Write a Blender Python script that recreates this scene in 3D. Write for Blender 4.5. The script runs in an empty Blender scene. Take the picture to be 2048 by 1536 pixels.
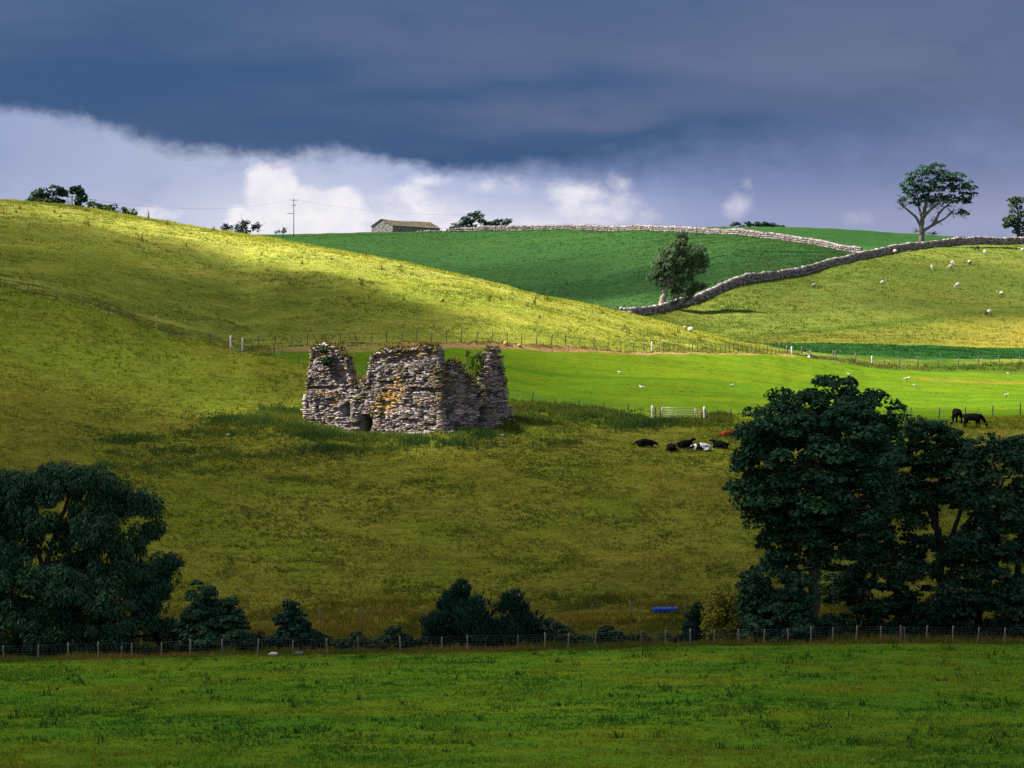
import bpy, bmesh, math, random
import numpy as np
from mathutils import Vector, Matrix

R = math.radians
rng = np.random.default_rng(7)
random.seed(7)
SC = bpy.context.scene
COL = SC.collection

# ------------------------------------------------------------------ camera
FPX = 6000.0                      # focal length in photograph pixels (2048 wide)
cam_d = bpy.data.cameras.new('camera')
cam_d.sensor_width = 36.0
cam_d.lens = FPX / 2048.0 * 36.0
cam_d.clip_start = 0.5
cam_d.clip_end = 20000
cam = bpy.data.objects.new('camera', cam_d)
COL.objects.link(cam)
cam.location = (0, 0, 0)
cam.rotation_euler = (R(90), 0, 0)
SC.camera = cam

# ------------------------------------------------------------------ sun, sky, exposure
SUN_TO = Vector((-1.0, 0.0, 1.10)).normalized()
SUN_EL = math.asin(SUN_TO.z)
SUN_AZ = math.atan2(SUN_TO.x, SUN_TO.y)
EXPOSURE = 1.5
SC.view_settings.view_transform = 'Standard'
SC.view_settings.look = 'None'
SC.view_settings.gamma = 1.0
SC.view_settings.use_curve_mapping = False
SC.view_settings.exposure = EXPOSURE
SC.cycles.transparent_max_bounces = 24
SC.cycles.max_bounces = 5
SC.cycles.diffuse_bounces = 2
SC.cycles.use_denoising = False
try:
    SC.cycles.denoiser = 'OPENIMAGEDENOISE'
    SC.cycles.denoising_prefilter = 'ACCURATE'
except Exception:
    pass

sun_d = bpy.data.lights.new('sun', 'SUN')
sun_d.energy = 5.0
sun_d.angle = R(0.53)
sun_d.color = (1.0, 0.93, 0.80)
sun = bpy.data.objects.new('sun', sun_d)
COL.objects.link(sun)
sun.rotation_euler = SUN_TO.to_track_quat('Z', 'Y').to_euler()
sun.location = (-200, 0, 300)


def srgb(r, g, b):
    def f(c):
        c /= 255.0
        return c / 12.92 if c <= 0.04045 else ((c + 0.055) / 1.055) ** 2.4
    return (f(r), f(g), f(b))


class NT:
    """small helper to write node maths"""
    def __init__(s, tree):
        s.t = tree
        s.n = tree.nodes
        s.l = tree.links

    def new(s, typ, **kw):
        n = s.n.new(typ)
        for k, v in kw.items():
            setattr(n, k, v)
        return n

    def put(s, sock, v):
        if isinstance(v, bpy.types.NodeSocket):
            s.l.new(v, sock)
        elif v is not None:
            if hasattr(sock.default_value, '__len__') and not isinstance(v, (int, float)):
                v = tuple(v)
                if len(v) == 3 and len(sock.default_value) == 4:
                    v = v + (1.0,)
            sock.default_value = v

    def m(s, op, a, b=None, c=None, clamp=False):
        n = s.new('ShaderNodeMath', operation=op, use_clamp=clamp)
        s.put(n.inputs[0], a)
        if b is not None:
            s.put(n.inputs[1], b)
        if c is not None:
            s.put(n.inputs[2], c)
        return n.outputs[0]

    def add(s, a, b): return s.m('ADD', a, b)
    def sub(s, a, b): return s.m('SUBTRACT', a, b)
    def mul(s, a, b): return s.m('MULTIPLY', a, b)

    def sstep(s, v, lo, hi):
        n = s.new('ShaderNodeMapRange', interpolation_type='SMOOTHSTEP')
        s.put(n.inputs[0], v)
        s.put(n.inputs[1], lo)
        s.put(n.inputs[2], hi)
        return n.outputs[0]

    def lin(s, v, lo, hi, a=0.0, b=1.0):
        n = s.new('ShaderNodeMapRange')
        s.put(n.inputs[0], v)
        s.put(n.inputs[1], lo)
        s.put(n.inputs[2], hi)
        s.put(n.inputs[3], a)
        s.put(n.inputs[4], b)
        return n.outputs[0]

    def mix(s, f, a, b, blend='MIX'):
        n = s.new('ShaderNodeMix', data_type='RGBA', blend_type=blend)
        s.put(n.inputs[0], f)
        s.put(n.inputs[6], a)
        s.put(n.inputs[7], b)
        return n.outputs[2]

    def xyz(s, x, y, z):
        n = s.new('ShaderNodeCombineXYZ')
        s.put(n.inputs[0], x)
        s.put(n.inputs[1], y)
        s.put(n.inputs[2], z)
        return n.outputs[0]

    def noise(s, vec, scale, detail=4.0, rough=0.55, dist=0.0):
        n = s.new('ShaderNodeTexNoise')
        if vec is not None:
            s.l.new(vec, n.inputs['Vector'])
        n.inputs['Scale'].default_value = scale
        n.inputs['Detail'].default_value = detail
        n.inputs['Roughness'].default_value = rough
        n.inputs['Distortion'].default_value = dist
        return n.outputs[0]

    def ramp(s, v, stops):
        n = s.new('ShaderNodeValToRGB')
        s.put(n.inputs[0], v)
        el = n.color_ramp.elements
        while len(el) < len(stops):
            el.new(0.5)
        for e, (p, c) in zip(el, stops):
            e.position = p
            e.color = tuple(c) + (1.0,) if len(c) == 3 else c
        return n.outputs[0]


world = bpy.data.worlds.new('World')
SC.world = world
world.use_nodes = True
wt = world.node_tree
wt.nodes.clear()
W = NT(wt)
sky = W.new('ShaderNodeTexSky', sky_type='NISHITA')
sky.sun_disc = False
sky.sun_elevation = SUN_EL
sky.sun_rotation = SUN_AZ
sky.air_density = 1.2
sky.dust_density = 1.5
tc = W.new('ShaderNodeTexCoord')
sep = W.new('ShaderNodeSeparateXYZ')
wt.links.new(tc.outputs['Generated'], sep.inputs[0])
gx, gy, gz = sep.outputs
# azimuth and elevation of the sky direction; one unit = 1/6000 rad, 1024/768 = straight ahead
el = W.mul(W.m('ARCSINE', gz), FPX)
az = W.mul(W.m('ARCTAN2', gx, gy), FPX)
U = W.add(az, 1024.0)
V = W.sub(768.0, el)


def sky_noise(su, sv, scale, detail, off, rough=0.55, dist=0.0):
    # 3-D noise on the direction itself, squeezed vertically, so it goes on without a seam all round
    vec = W.xyz(W.mul(gx, FPX / su), W.mul(gy, FPX / su), W.add(W.mul(gz, FPX / sv), off))
    return W.noise(vec, scale, detail, rough, dist)


n_big = sky_noise(620, 230, 1.0, 3, 3.1)
n_mid = sky_noise(260, 120, 1.0, 5, 11.7, 0.58)
n_fin = sky_noise(75, 55, 1.0, 6, 5.3, 0.62)
n_str = sky_noise(900, 110, 1.0, 4, 21.0)

# lower edge of the storm cloud over azimuth
fc = W.new('ShaderNodeFloatCurve')
W.put(fc.inputs['Value'], W.lin(U, -200, 2248, 0, 1))
pts = [(-200, 200), (0, 226), (150, 246), (300, 282), (430, 312), (560, 320), (700, 316), (830, 330), (1000, 342),
       (1150, 346), (1300, 338), (1450, 318), (1600, 300), (1800, 290), (2248, 285)]
cv = fc.mapping.curves[0]
while len(cv.points) < len(pts):
    cv.points.new(0.5, 0.5)
for p, (a, b) in zip(cv.points, pts):
    p.location = ((a + 200) / 2448.0, b / 500.0)
fc.mapping.update()
edge = W.mul(fc.outputs[0], 500.0)
soft = W.lin(U, 900, 1700, 26, 120)
dV = W.sub(V, edge)
dVn = W.add(dV, W.add(W.mul(W.sub(n_mid, 0.5), 60.0), W.mul(W.sub(n_fin, 0.5), 80.0)))
dark = W.sub(1.0, W.sstep(W.m('DIVIDE', dVn, soft), -1.0, 1.0))

# storm cloud colour: deep slate blue near its base, paler and greyer higher up and to the right
Un = W.add(U, W.mul(W.sub(n_big, 0.5), 420.0))
Vn = W.add(V, W.add(W.mul(W.sub(n_mid, 0.5), 110.0), W.mul(W.sub(n_big, 0.5), 90.0)))


def blob2(u0, v0, a, b, g):
    du = W.m('POWER', W.m('ABSOLUTE', W.mul(W.sub(Un, u0), 1.0 / a)), 2.0)
    dv = W.m('POWER', W.m('ABSOLUTE', W.mul(W.sub(Vn, v0), 1.0 / b)), 2.0)
    return W.mul(W.m('EXPONENT', W.mul(W.add(du, dv), -1.0)), g)


hi = W.add(0.42, W.mul(W.sub(n_str, 0.5), 0.8))
for bl in [(200, 190, 420, 75, -.75), (1000, 180, 420, 42, -.50), (1080, 305, 400, 42, -.85), (560, 275, 260, 34, -.45), (1560, 262, 300, 32, -.38), (300, 60, 260, 40, -.25),
           (780, 70, 320, 60, .38), (1150, 238, 230, 22, .30), (1650, 110, 420, 90, .42), (1850, 60, 300, 120, .25), (620, 225, 120, 18, .12), (100, 20, 220, 40, .25)]:
    hi = W.add(hi, blob2(*bl))
hi = W.m('MINIMUM', W.m('MAXIMUM', hi, 0.0), 1.0)
c_base = W.mix(W.lin(U, 1150, 1900), srgb(26, 70, 122), srgb(58, 84, 134))
c_top = W.mix(W.lin(U, 150, 1000), srgb(62, 88, 132), srgb(90, 102, 138))
storm = W.mix(hi, c_base, c_top)
storm = W.mix(W.sstep(n_str, 0.45, 0.72), storm, W.mix(0.18, storm, srgb(106, 114, 158)))
storm = W.mix(W.sstep(n_mid, 0.52, 0.22), storm, W.mix(0.30, storm, srgb(30, 70, 122)))
# overhead the deck goes on in its mean colour
storm = W.mix(W.sstep(V, -300, -1500), storm, srgb(84, 100, 142))

# pale air below the storm cloud
low = W.ramp(W.lin(U, 0, 2048), [(0.0, srgb(150, 162, 200)), (0.16, srgb(168, 178, 210)), (0.28, srgb(188, 196, 224)),
                                 (0.45, srgb(166, 178, 216)), (0.62, srgb(120, 138, 188)), (0.75, srgb(104, 120, 172)),
                                 (1.0, srgb(114, 124, 166))])
low = W.mix(W.mul(W.sstep(V, 320, 470), W.lin(U, 1000, 1700, 0.35, 0.30)), low, srgb(206, 208, 234))
low = W.mix(W.mul(W.sstep(n_mid, 0.5, 0.72), 0.40), low, srgb(130, 146, 194))
glow = W.mul(W.mul(W.sstep(V, 350, 460), W.sstep(U, 250, 520)), W.sstep(U, 1420, 1050))
low = W.mix(W.mul(glow, 0.62), low, srgb(226, 224, 240))


def blob(u0, v0, a, b, g=1.0):
    du = W.m('POWER', W.m('ABSOLUTE', W.mul(W.sub(U, u0), 1.0 / a)), 2.0)
    dv = W.m('POWER', W.m('ABSOLUTE', W.mul(W.sub(V, v0), 1.0 / b)), 2.0)
    return W.mul(W.m('EXPONENT', W.mul(W.add(du, dv), -1.0)), g)


cum = None
for bl in [(545, 392, 62, 62, 1.3), (610, 430, 130, 62, 1.35), (680, 400, 70, 40, .9), (860, 425, 170, 55, .66), (1180, 430, 120, 45, .68), (920, 450, 420, 34, .72), (860, 362, 60, 22, .62), (1020, 360, 26, 20, .6), (1240, 370, 44, 34, .6), (640, 450, 120, 50, 1.2), (490, 440, 60, 45, .8), (800, 395, 120, 42, .66), (760, 440, 120, 30, .7),
           (1160, 388, 90, 34, .72), (1000, 375, 90, 30, .55), (1240, 400, 60, 40, .6), (1475, 412, 40, 34, .78), (1490, 372, 20, 22, .5),
           (200, 300, 190, 30, .22), (380, 320, 130, 26, .25), (330, 430, 150, 34, .55),
           (1710, 440, 55, 26, .5), (1290, 440, 50, 28, .5)]:
    e = blob(*bl)
    cum = e if cum is None else W.m('MAXIMUM', cum, e)
cum_n = W.add(cum, W.add(W.mul(W.sub(n_mid, 0.5), 0.45), W.mul(W.sub(n_fin, 0.5), 0.85)))
cmask = W.mul(W.sstep(cum_n, W.lin(U, 700, 900, 0.36, 0.26), W.lin(U, 700, 900, 0.74, 0.95)), 1.0)
white = W.mix(W.lin(n_fin, 0.3, 0.7), srgb(226, 224, 238), srgb(247, 243, 248))
low2 = W.mix(W.mul(cmask, W.lin(U, 1250, 1600, 1.0, 0.55)), low, white)
cloudc = W.mix(dark, low2, storm)
# brighter sky added behind the viewer, as fill light for the shaded faces
cloudc = W.mix(W.sstep(gy, 0.35, -0.45), cloudc, srgb(188, 194, 214))
# cloud radiances are what the picture shows, before exposure and before the 0.1 strength
scale = 1.0 / (2 ** EXPOSURE) / 0.1
cloudv = W.mix(1.0, cloudc, (scale, scale, scale), 'MULTIPLY')
final = W.mix(0.965, sky.outputs[0], cloudv)
bg = W.new('ShaderNodeBackground')
wt.links.new(final, bg.inputs[0])
bg.inputs[1].default_value = 0.1
wo = W.new('ShaderNodeOutputWorld')
wt.links.new(bg.outputs[0], wo.inputs[0])


# ------------------------------------------------------------------ helpers
def tag(o, label=None, cat=None, group=None, kind=None):
    if label: o['label'] = label
    if cat: o['category'] = cat
    if group: o['group'] = group
    if kind: o['kind'] = kind
    return o


def empty(name, loc, rz=0.0):
    o = bpy.data.objects.new(name, None)
    o.empty_display_size = 0.5
    COL.objects.link(o)
    o.location = loc
    o.rotation_euler = (0, 0, rz)
    return o


def link(name, me, parent=None, loc=(0, 0, 0)):
    o = bpy.data.objects.new(name, me)
    COL.objects.link(o)
    o.location = loc
    if parent is not None:
        o.parent = parent
    return o


def mesh_np(name, Vv, F, mat=None, col=None, smooth=False):
    """V (n,3), F (m,k) one k; col (n,3) point colours"""
    Vv = np.ascontiguousarray(Vv, dtype=np.float32)
    F = np.ascontiguousarray(F, dtype=np.int32)
    me = bpy.data.meshes.new(name)
    me.vertices.add(len(Vv))
    me.vertices.foreach_set('co', Vv.ravel())
    k = F.shape[1]
    me.loops.add(F.size)
    me.loops.foreach_set('vertex_index', F.ravel())
    me.polygons.add(len(F))
    me.polygons.foreach_set('loop_start', np.arange(0, F.size, k, dtype=np.int32))
    me.polygons.foreach_set('loop_total', np.full(len(F), k, dtype=np.int32))
    if smooth:
        me.polygons.foreach_set('use_smooth', np.ones(len(F), dtype=bool))
    me.update(calc_edges=True)
    if col is not None:
        a = me.attributes.new('Col', 'FLOAT_COLOR', 'POINT')
        c = np.ones((len(Vv), 4), dtype=np.float32)
        c[:, :3] = col
        a.data.foreach_set('color', c.ravel())
    if mat is not None:
        me.materials.append(mat)
    return me


class MB:
    """collects pieces of one k into one mesh"""
    def __init__(s):
        s.v, s.f, s.c, s.n = [], [], [], 0

    def put(s, v, f, c=(0.5, 0.5, 0.5)):
        v = np.asarray(v, dtype=float)
        f = np.asarray(f, dtype=int)
        s.v.append(v)
        s.f.append(f + s.n)
        c = np.asarray(c, dtype=float)
        s.c.append(np.tile(c, (len(v), 1)) if c.ndim == 1 else c)
        s.n += len(v)

    def build(s, name, mat, parent=None, smooth=False, loc=(0, 0, 0), col=True):
        me = mesh_np(name, np.concatenate(s.v), np.concatenate(s.f), mat, np.concatenate(s.c) if col else None, smooth)
        return link(name, me, parent, loc)


BOXF = np.array([(0, 3, 2, 1), (4, 5, 6, 7), (0, 1, 5, 4), (1, 2, 6, 5), (2, 3, 7, 6), (3, 0, 4, 7)])
BOXV = np.array([(-1, -1, -1), (1, -1, -1), (1, 1, -1), (-1, 1, -1), (-1, -1, 1), (1, -1, 1), (1, 1, 1), (-1, 1, 1)], float)


def box_v(c, half, rot=None, jit=0.0):
    v = BOXV * np.asarray(half, float)
    if jit:
        v = v * (1 + rng.uniform(-jit, jit, (8, 3)))
    if rot is not None:
        v = v @ np.asarray(rot).T
    return v + np.asarray(c, float)


def tube(path, rad, sides=6, cap=True):
    P = np.asarray(path, float)
    n = len(P)
    rad = np.broadcast_to(np.asarray(rad, float), (n,))
    T = np.gradient(P, axis=0)
    T /= np.linalg.norm(T, axis=1)[:, None] + 1e-9
    ref = np.array([0.31, 0.95, 0.05]) if abs(T[0] @ np.array([0.31, 0.95, 0.05])) < 0.9 else np.array([1.0, 0, 0])
    A = np.cross(T, ref)
    A /= np.linalg.norm(A, axis=1)[:, None] + 1e-9
    B = np.cross(T, A)
    ang = np.arange(sides) * 2 * math.pi / sides
    ring = (A[:, None, :] * np.cos(ang)[None, :, None] + B[:, None, :] * np.sin(ang)[None, :, None]) * rad[:, None, None]
    v = (P[:, None, :] + ring).reshape(-1, 3)
    f = []
    for i in range(n - 1):
        for j in range(sides):
            a = i * sides + j
            b = i * sides + (j + 1) % sides
            f.append((a, b, b + sides, a + sides))
    if cap and sides == 4:
        f.append((3, 2, 1, 0))
        e = (n - 1) * sides
        f.append((e, e + 1, e + 2, e + 3))
    elif cap and sides == 6:
        e = (n - 1) * sides
        f += [(3, 2, 1, 0), (5, 4, 3, 0), (e, e + 1, e + 2, e + 3), (e, e + 3, e + 4, e + 5)]
    elif cap and sides == 8:
        e = (n - 1) * sides
        f += [(3, 2, 1, 0), (7, 4, 3, 0), (7, 6, 5, 4), (e, e + 1, e + 2, e + 3), (e, e + 3, e + 4, e + 7), (e + 4, e + 5, e + 6, e + 7)]
    return v, np.array(f)


def pchip_slopes(x, Y):
    """x (n,), Y (n,m): monotone slopes"""
    h = np.diff(x, axis=0)
    if h.ndim == 1:
        h = h[:, None]
    dl = np.diff(Y, axis=0) / h
    m = np.zeros_like(Y)
    m[0] = dl[0]
    m[-1] = dl[-1]
    w1 = 2 * h[1:] + h[:-1]
    w2 = h[1:] + 2 * h[:-1]
    a, b = dl[:-1], dl[1:]
    same = (a * b) > 0
    with np.errstate(divide='ignore', invalid='ignore'):
        hm = (w1 + w2) / (w1 / a + w2 / b)
    m[1:-1] = np.where(same, hm, 0.0)
    return m


def pchip1(xs, ys, x):
    xs = np.asarray(xs, float)
    ys = np.asarray(ys, float)
    x = np.clip(np.asarray(x, float), xs[0], xs[-1])
    m = pchip_slopes(xs, ys[:, None])[:, 0]
    i = np.clip(np.searchsorted(xs, x) - 1, 0, len(xs) - 2)
    h = xs[i + 1] - xs[i]
    t = (x - xs[i]) / h
    return ((1 + 2 * t) * (1 - t) ** 2 * ys[i] + t * (1 - t) ** 2 * h * m[i] + t * t * (3 - 2 * t) * ys[i + 1] + t * t * (t - 1) * h * m[i + 1])


# ------------------------------------------------------------------ terrain: feature lines (bearing, distance, sight line)
def zc(d, z):
    return 768 - z / d * FPX


CURVES = [
    [(-400, 25, zc(25, -18.3)), (2400, 25, zc(25, -18.3))],
    [(-400, 85, zc(85, -18.0)), (2400, 85, zc(85, -18.0))],
    [(-400, 138, 1543), (600, 138, 1540), (2400, 138, 1536)],
    # 3 fence at the far side of the foreground field
    [(-300, 200, 1325), (0, 200, 1320), (500, 200, 1311), (1000, 200, 1301), (1500, 200, 1289), (2048, 200, 1285), (2400, 200, 1284)],
    [(-300, 207, 1323), (0, 207, 1319), (500, 207, 1310), (1000, 207, 1300), (1500, 207, 1288), (2048, 207, 1284), (2400, 207, 1283)],
    [(-300, 222, 1278), (0, 222, 1275), (1000, 222, 1252), (2048, 222, 1245), (2400, 222, 1245)],
    [(-300, 245, 1080), (0, 245, 1090), (600, 243, 1120), (1200, 243, 1110), (2048, 243, 1090), (2400, 243, 1090)],
    [(-300, 268, 880), (0, 268, 900), (600, 264, 960), (1200, 264, 957), (2048, 264, 945), (2400, 264, 945)],
    [(-300, 286, 780), (0, 286, 810), (300, 283, 855), (614, 280, 866), (740, 280, 882), (800, 280, 878), (884, 280, 867), (1010, 280, 872), (1400, 280, 893), (2048, 280, 880), (2400, 280, 880)],
    [(-300, 302, 690), (0, 302, 730), (300, 297, 800), (614, 290, 840), (740, 289, 856), (800, 289, 853), (884, 289, 843), (1010, 289, 841), (1300, 289, 858), (1600, 289, 860), (2048, 289, 855), (2400, 289, 855)],
    # 10 fence along the left slope, past the ruin, to the gate and on to the right
    [(-300, 336, 500), (0, 333, 575), (57, 332, 586), (112, 331, 600), (166, 330, 611), (217, 329, 628), (268, 328, 643), (313, 327, 660), (365, 325.5, 675),
     (418, 324, 688), (461, 323, 699), (505, 322, 706), (550, 320, 717), (597, 318, 728), (733, 313, 748), (870, 307, 775), (1017, 303, 802), (1110, 301, 818),
     (1258, 299, 833), (1411, 298, 838), (1700, 298, 839), (2048, 298, 838), (2400, 298, 838)],
    # 11 upper edge of the mown meadow, foot of the earth bank
    [(-300, 340, 492), (0, 337, 567), (166, 334, 602), (313, 331, 652), (418, 328, 680), (490, 325.5, 699), (520, 325, 704), (560, 325, 706), (640, 326, 706), (700, 327, 706), (800, 329, 701), (870, 330, 697),
     (1000, 334.5, 699), (1100, 339, 702), (1300, 347, 709), (1480, 360, 711), (1550, 370, 712), (1620, 378, 720), (1700, 382, 731), (1744, 384, 738),
     (1836, 384, 745), (1957, 385, 750), (2048, 386, 752), (2400, 386, 754)],
    # 12 upper fence, top of the bank
    [(-300, 344, 484), (0, 341, 558), (166, 338, 593), (313, 335, 643), (418, 333, 670), (505, 331, 692), (583, 331, 692), (700, 332, 688), (863, 334, 684),
     (1014, 338, 687), (1160, 344, 694), (1303, 352, 702), (1451, 364, 706), (1568, 378, 709), (1620, 384, 716), (1671, 389, 720), (1744, 394, 731),
     (1836, 398, 735), (1957, 402, 731), (2048, 404, 727), (2400, 404, 722)],
    # 13 crest of the near hill
    [(-400, 450, 380), (0, 430, 405), (150, 430, 418), (270, 428, 437), (400, 425, 458), (520, 420, 475), (700, 412, 508), (900, 405, 550), (1100, 398, 598),
     (1265, 393, 632), (1400, 390, 668), (1480, 388, 687), (1540, 389, 697), (1600, 394, 706), (1660, 398, 711), (1750, 403, 713), (1850, 407, 717), (2048, 411, 718), (2400, 411, 714)],
    # 14 far edge of the crop strip / hollow behind the near hill
    [(-400, 480, 450), (0, 470, 470), (400, 465, 500), (700, 455, 545), (900, 448, 585), (1100, 440, 622), (1265, 440, 650), (1400, 448, 680), (1480, 446, 686),
     (1540, 444, 685), (1600, 444, 685), (1800, 440, 690), (2048, 445, 697), (2400, 445, 700)],
    # 15 the long drystone wall
    [(-400, 640, 482), (0, 620, 482), (520, 575, 530), (900, 525, 590), (1100, 490, 615), (1265, 470, 633), (1330, 487, 622), (1398, 503, 604), (1488, 522, 569),
     (1595, 545, 551), (1733, 576, 516), (1847, 606, 497), (1930, 622, 490), (2048, 632, 489), (2400, 638, 491)],
    # 16 the upper drystone wall, crest of the back field
    [(-400, 820, 486), (0, 810, 479), (560, 800, 472), (740, 790, 468), (900, 795, 464), (1000, 785, 462), (1150, 760, 461), (1300, 715, 462), (1400, 672, 466),
     (1516, 635, 474), (1620, 610, 489), (1725, 590, 508), (1800, 606, 500), (1847, 618, 494), (1930, 634, 488), (2048, 644, 488), (2400, 650, 490)],
    [(-400, 900, 492), (0, 900, 482), (560, 880, 474), (900, 880, 468), (1150, 860, 466), (1400, 820, 465), (1500, 800, 465), (1580, 790, 466), (1700, 790, 470),
     (1830, 800, 477), (1930, 810, 485), (2048, 820, 489), (2400, 830, 492)],
    [(-400, 1100, 560), (2400, 1100, 560)],
    [(-400, 1300, 600), (2400, 1300, 600)],
    [(-400, 1500, 650), (2400, 1500, 650)],
]
NC = len(CURVES)
FENCE1, PASTURE_TOP, MEADOW_TOP, FENCE3, CREST, STRIP_TOP, WALL1, WALL2, FAR = 3, 10, 11, 12, 13, 14, 15, 16, 17


def curve_d(k, px):
    c = CURVES[k]
    return pchip1([p[0] for p in c], [p[1] for p in c], px)


def curve_y(k, px):
    c = CURVES[k]
    return pchip1([p[0] for p in c], [p[2] for p in c], px)


# smooth value noise in the plane
_G = np.random.default_rng(3).uniform(-1, 1, (256, 256))


def vnoise(x, y, s):
    x = np.asarray(x, float) / s + 1000.3
    y = np.asarray(y, float) / s + 1000.7
    i = np.floor(x).astype(int)
    j = np.floor(y).astype(int)
    fx = x - i
    fy = y - j
    fx = fx * fx * (3 - 2 * fx)
    fy = fy * fy * (3 - 2 * fy)
    g = lambda a, b: _G[a % 256, b % 256]
    return (g(i, j) * (1 - fx) + g(i + 1, j) * fx) * (1 - fy) + (g(i, j + 1) * (1 - fx) + g(i + 1, j + 1) * fx) * fy


def rough_noise(x, y, d):
    a = 0.15 * vnoise(x * 0.42, y, 1.9) + 0.10 * vnoise(x * .6 + 9, y, 0.9) * (y < 420) + 0.06 * vnoise(x, y, 2.3) + 0.16 * vnoise(x + 40, y, 6.0) + 0.22 * vnoise(x, y + 90, 15.0)
    amp = np.interp(d, [0, 130, 200, 215, 300, 330, 400, 420, 560, 900, 1200, 9000], [.2, .3, .35, .9, 1., 0.7, 1.0, .5, .7, .6, 1, 1])
    return a * amp


def terrain_z(px, d):
    """height of the ground at bearing px and distance d (arrays)"""
    px = np.atleast_1d(np.asarray(px, float))
    d = np.atleast_1d(np.asarray(d, float))
    pc = np.clip(px, -400, 2400)
    D = np.stack([curve_d(k, pc) for k in range(NC)])
    Y = np.stack([curve_y(k, pc) for k in range(NC)])
    Z = (768 - Y) / FPX * D
    M = pchip_slopes(D, Z)
    dd = np.clip(d, D[0], D[-1])
    i = np.clip((D <= dd[None, :]).sum(0) - 1, 0, NC - 2)
    ar = np.arange(len(px))
    d0, d1 = D[i, ar], D[i + 1, ar]
    h = d1 - d0
    t = (dd - d0) / h
    z = ((1 + 2 * t) * (1 - t) ** 2 * Z[i, ar] + t * (1 - t) ** 2 * h * M[i, ar] + t * t * (3 - 2 * t) * Z[i + 1, ar] + t * t * (t - 1) * h * M[i + 1, ar])
    x = (px - 1024) / FPX * d
    return z + rough_noise(x, d, d)


def P(px, d, dz=0.0):
    """point on the ground at a bearing and a distance"""
    z = float(terrain_z([px], [d])[0])
    return Vector(((px - 1024) / FPX * d, d, z + dz))


def GZ(x, y):
    return terrain_z(1024 + FPX * np.asarray(x, float) / np.asarray(y, float), y)


def AT(px, py, dmin=60, dmax=900):
    """where a line of sight meets the ground"""
    d = np.linspace(dmin, dmax, 900)
    yy = 768 - FPX * terrain_z(np.full(900, px), d) / d
    s = np.nonzero(yy <= py)[0]
    i = s[0] if len(s) else int(np.argmin(np.abs(yy - py)))
    return P(px, d[i])


# ------------------------------------------------------------------ materials
def mat_new(name):
    m = bpy.data.materials.new(name)
    m.use_nodes = True
    m.node_tree.nodes.clear()
    return m, NT(m.node_tree)


def finish(N, shader):
    o = N.new('ShaderNodeOutputMaterial')
    N.l.new(shader, o.inputs[0])


def attr(N, name='Col'):
    a = N.new('ShaderNodeAttribute')
    a.attribute_name = name
    return a.outputs[0]


def principled(N, col, rough=0.8, spec=0.2, normal=None):
    p = N.new('ShaderNodeBsdfPrincipled')
    N.put(p.inputs['Base Color'], col)
    N.put(p.inputs['Roughness'], rough)
    p.inputs['Specular IOR Level'].default_value = spec
    if normal is not None:
        N.l.new(normal, p.inputs['Normal'])
    return p.outputs[0]


def bump(N, h, strength, dist):
    b = N.new('ShaderNodeBump')
    b.inputs['Strength'].default_value = strength
    b.inputs['Distance'].default_value = dist
    N.l.new(h, b.inputs['Height'])
    return b.outputs[0]


def grass_material(name, straw, dark, patch=14.0, fine=0.55, rough_amp=0.6, bump_d=0.25, contrast=0.5, stripes=0.0):
    m, N = mat_new(name)
    g = N.new('ShaderNodeNewGeometry')
    pos = g.outputs['Position']
    mp = N.new('ShaderNodeMapping')
    N.l.new(pos, mp.inputs[0])
    mp.inputs['Scale'].default_value = (0.55, 1.0, 1.0)
    pv = mp.outputs[0]
    c = attr(N)
    n1 = N.noise(pv, 1.0 / patch, 5, 0.6, 0.4)
    n2 = N.noise(pv, 1.0 / (patch * 0.22), 5, 0.62, 0.6)
    n3 = N.noise(pv, 1.0 / fine, 4, 0.65)
    mp2 = N.new('ShaderNodeMapping')
    N.l.new(pos, mp2.inputs[0])
    mp2.inputs['Scale'].default_value = (0.30, 1.0, 1.6)
    n4 = N.noise(mp2.outputs[0], 1.0 / 1.5, 5, 0.7, 1.2)
    c = N.mix(N.mul(N.sstep(n1, 0.42, 0.70), contrast), c, straw)
    c = N.mix(N.mul(N.sstep(n2, 0.50, 0.78), contrast), c, straw)
    c = N.mix(N.mul(N.sstep(n2, 0.48, 0.24), contrast * 0.9), c, dark)
    c = N.mix(N.mul(N.sstep(n4, 0.50, 0.28), 0.75 * rough_amp), c, dark)
    c = N.mix(N.mul(N.sstep(n3, 0.55, 0.25), 0.6 * rough_amp), c, dark)
    if stripes:
        mp3 = N.new('ShaderNodeMapping')
        N.l.new(pos, mp3.inputs[0])
        mp3.inputs['Scale'].default_value = (0.010, 0.30, 0.30)
        n5 = N.noise(mp3.outputs[0], 1.0, 3, 0.5, 0.3)
        c = N.mix(N.mul(N.sstep(n5, 0.45, 0.7), stripes), c, dark)
    h = N.add(N.mul(n4, 1.0), N.mul(n3, 0.55))
    nb = bump(N, h, 1.0, bump_d)
    d = N.new('ShaderNodeBsdfDiffuse')
    N.put(d.inputs[0], c)
    N.l.new(nb, d.inputs['Normal'])
    finish(N, d.outputs[0])
    return m


def col_material(name, rough=0.85, spec=0.15, noise_scale=6.0, amount=0.35, bumpd=0.03, dark=(0.3, 0.3, 0.3)):
    """colour attribute with grain and fine relief"""
    m, N = mat_new(name)
    g = N.new('ShaderNodeNewGeometry')
    c = attr(N)
    n = N.noise(g.outputs['Position'], noise_scale, 5, 0.65)
    c2 = N.mix(1.0, c, dark, 'MULTIPLY')
    c = N.mix(N.mul(N.sstep(n, 0.55, 0.3), amount), c, c2)
    finish(N, principled(N, c, rough, spec, bump(N, n, 0.8, bumpd)))
    return m


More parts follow.
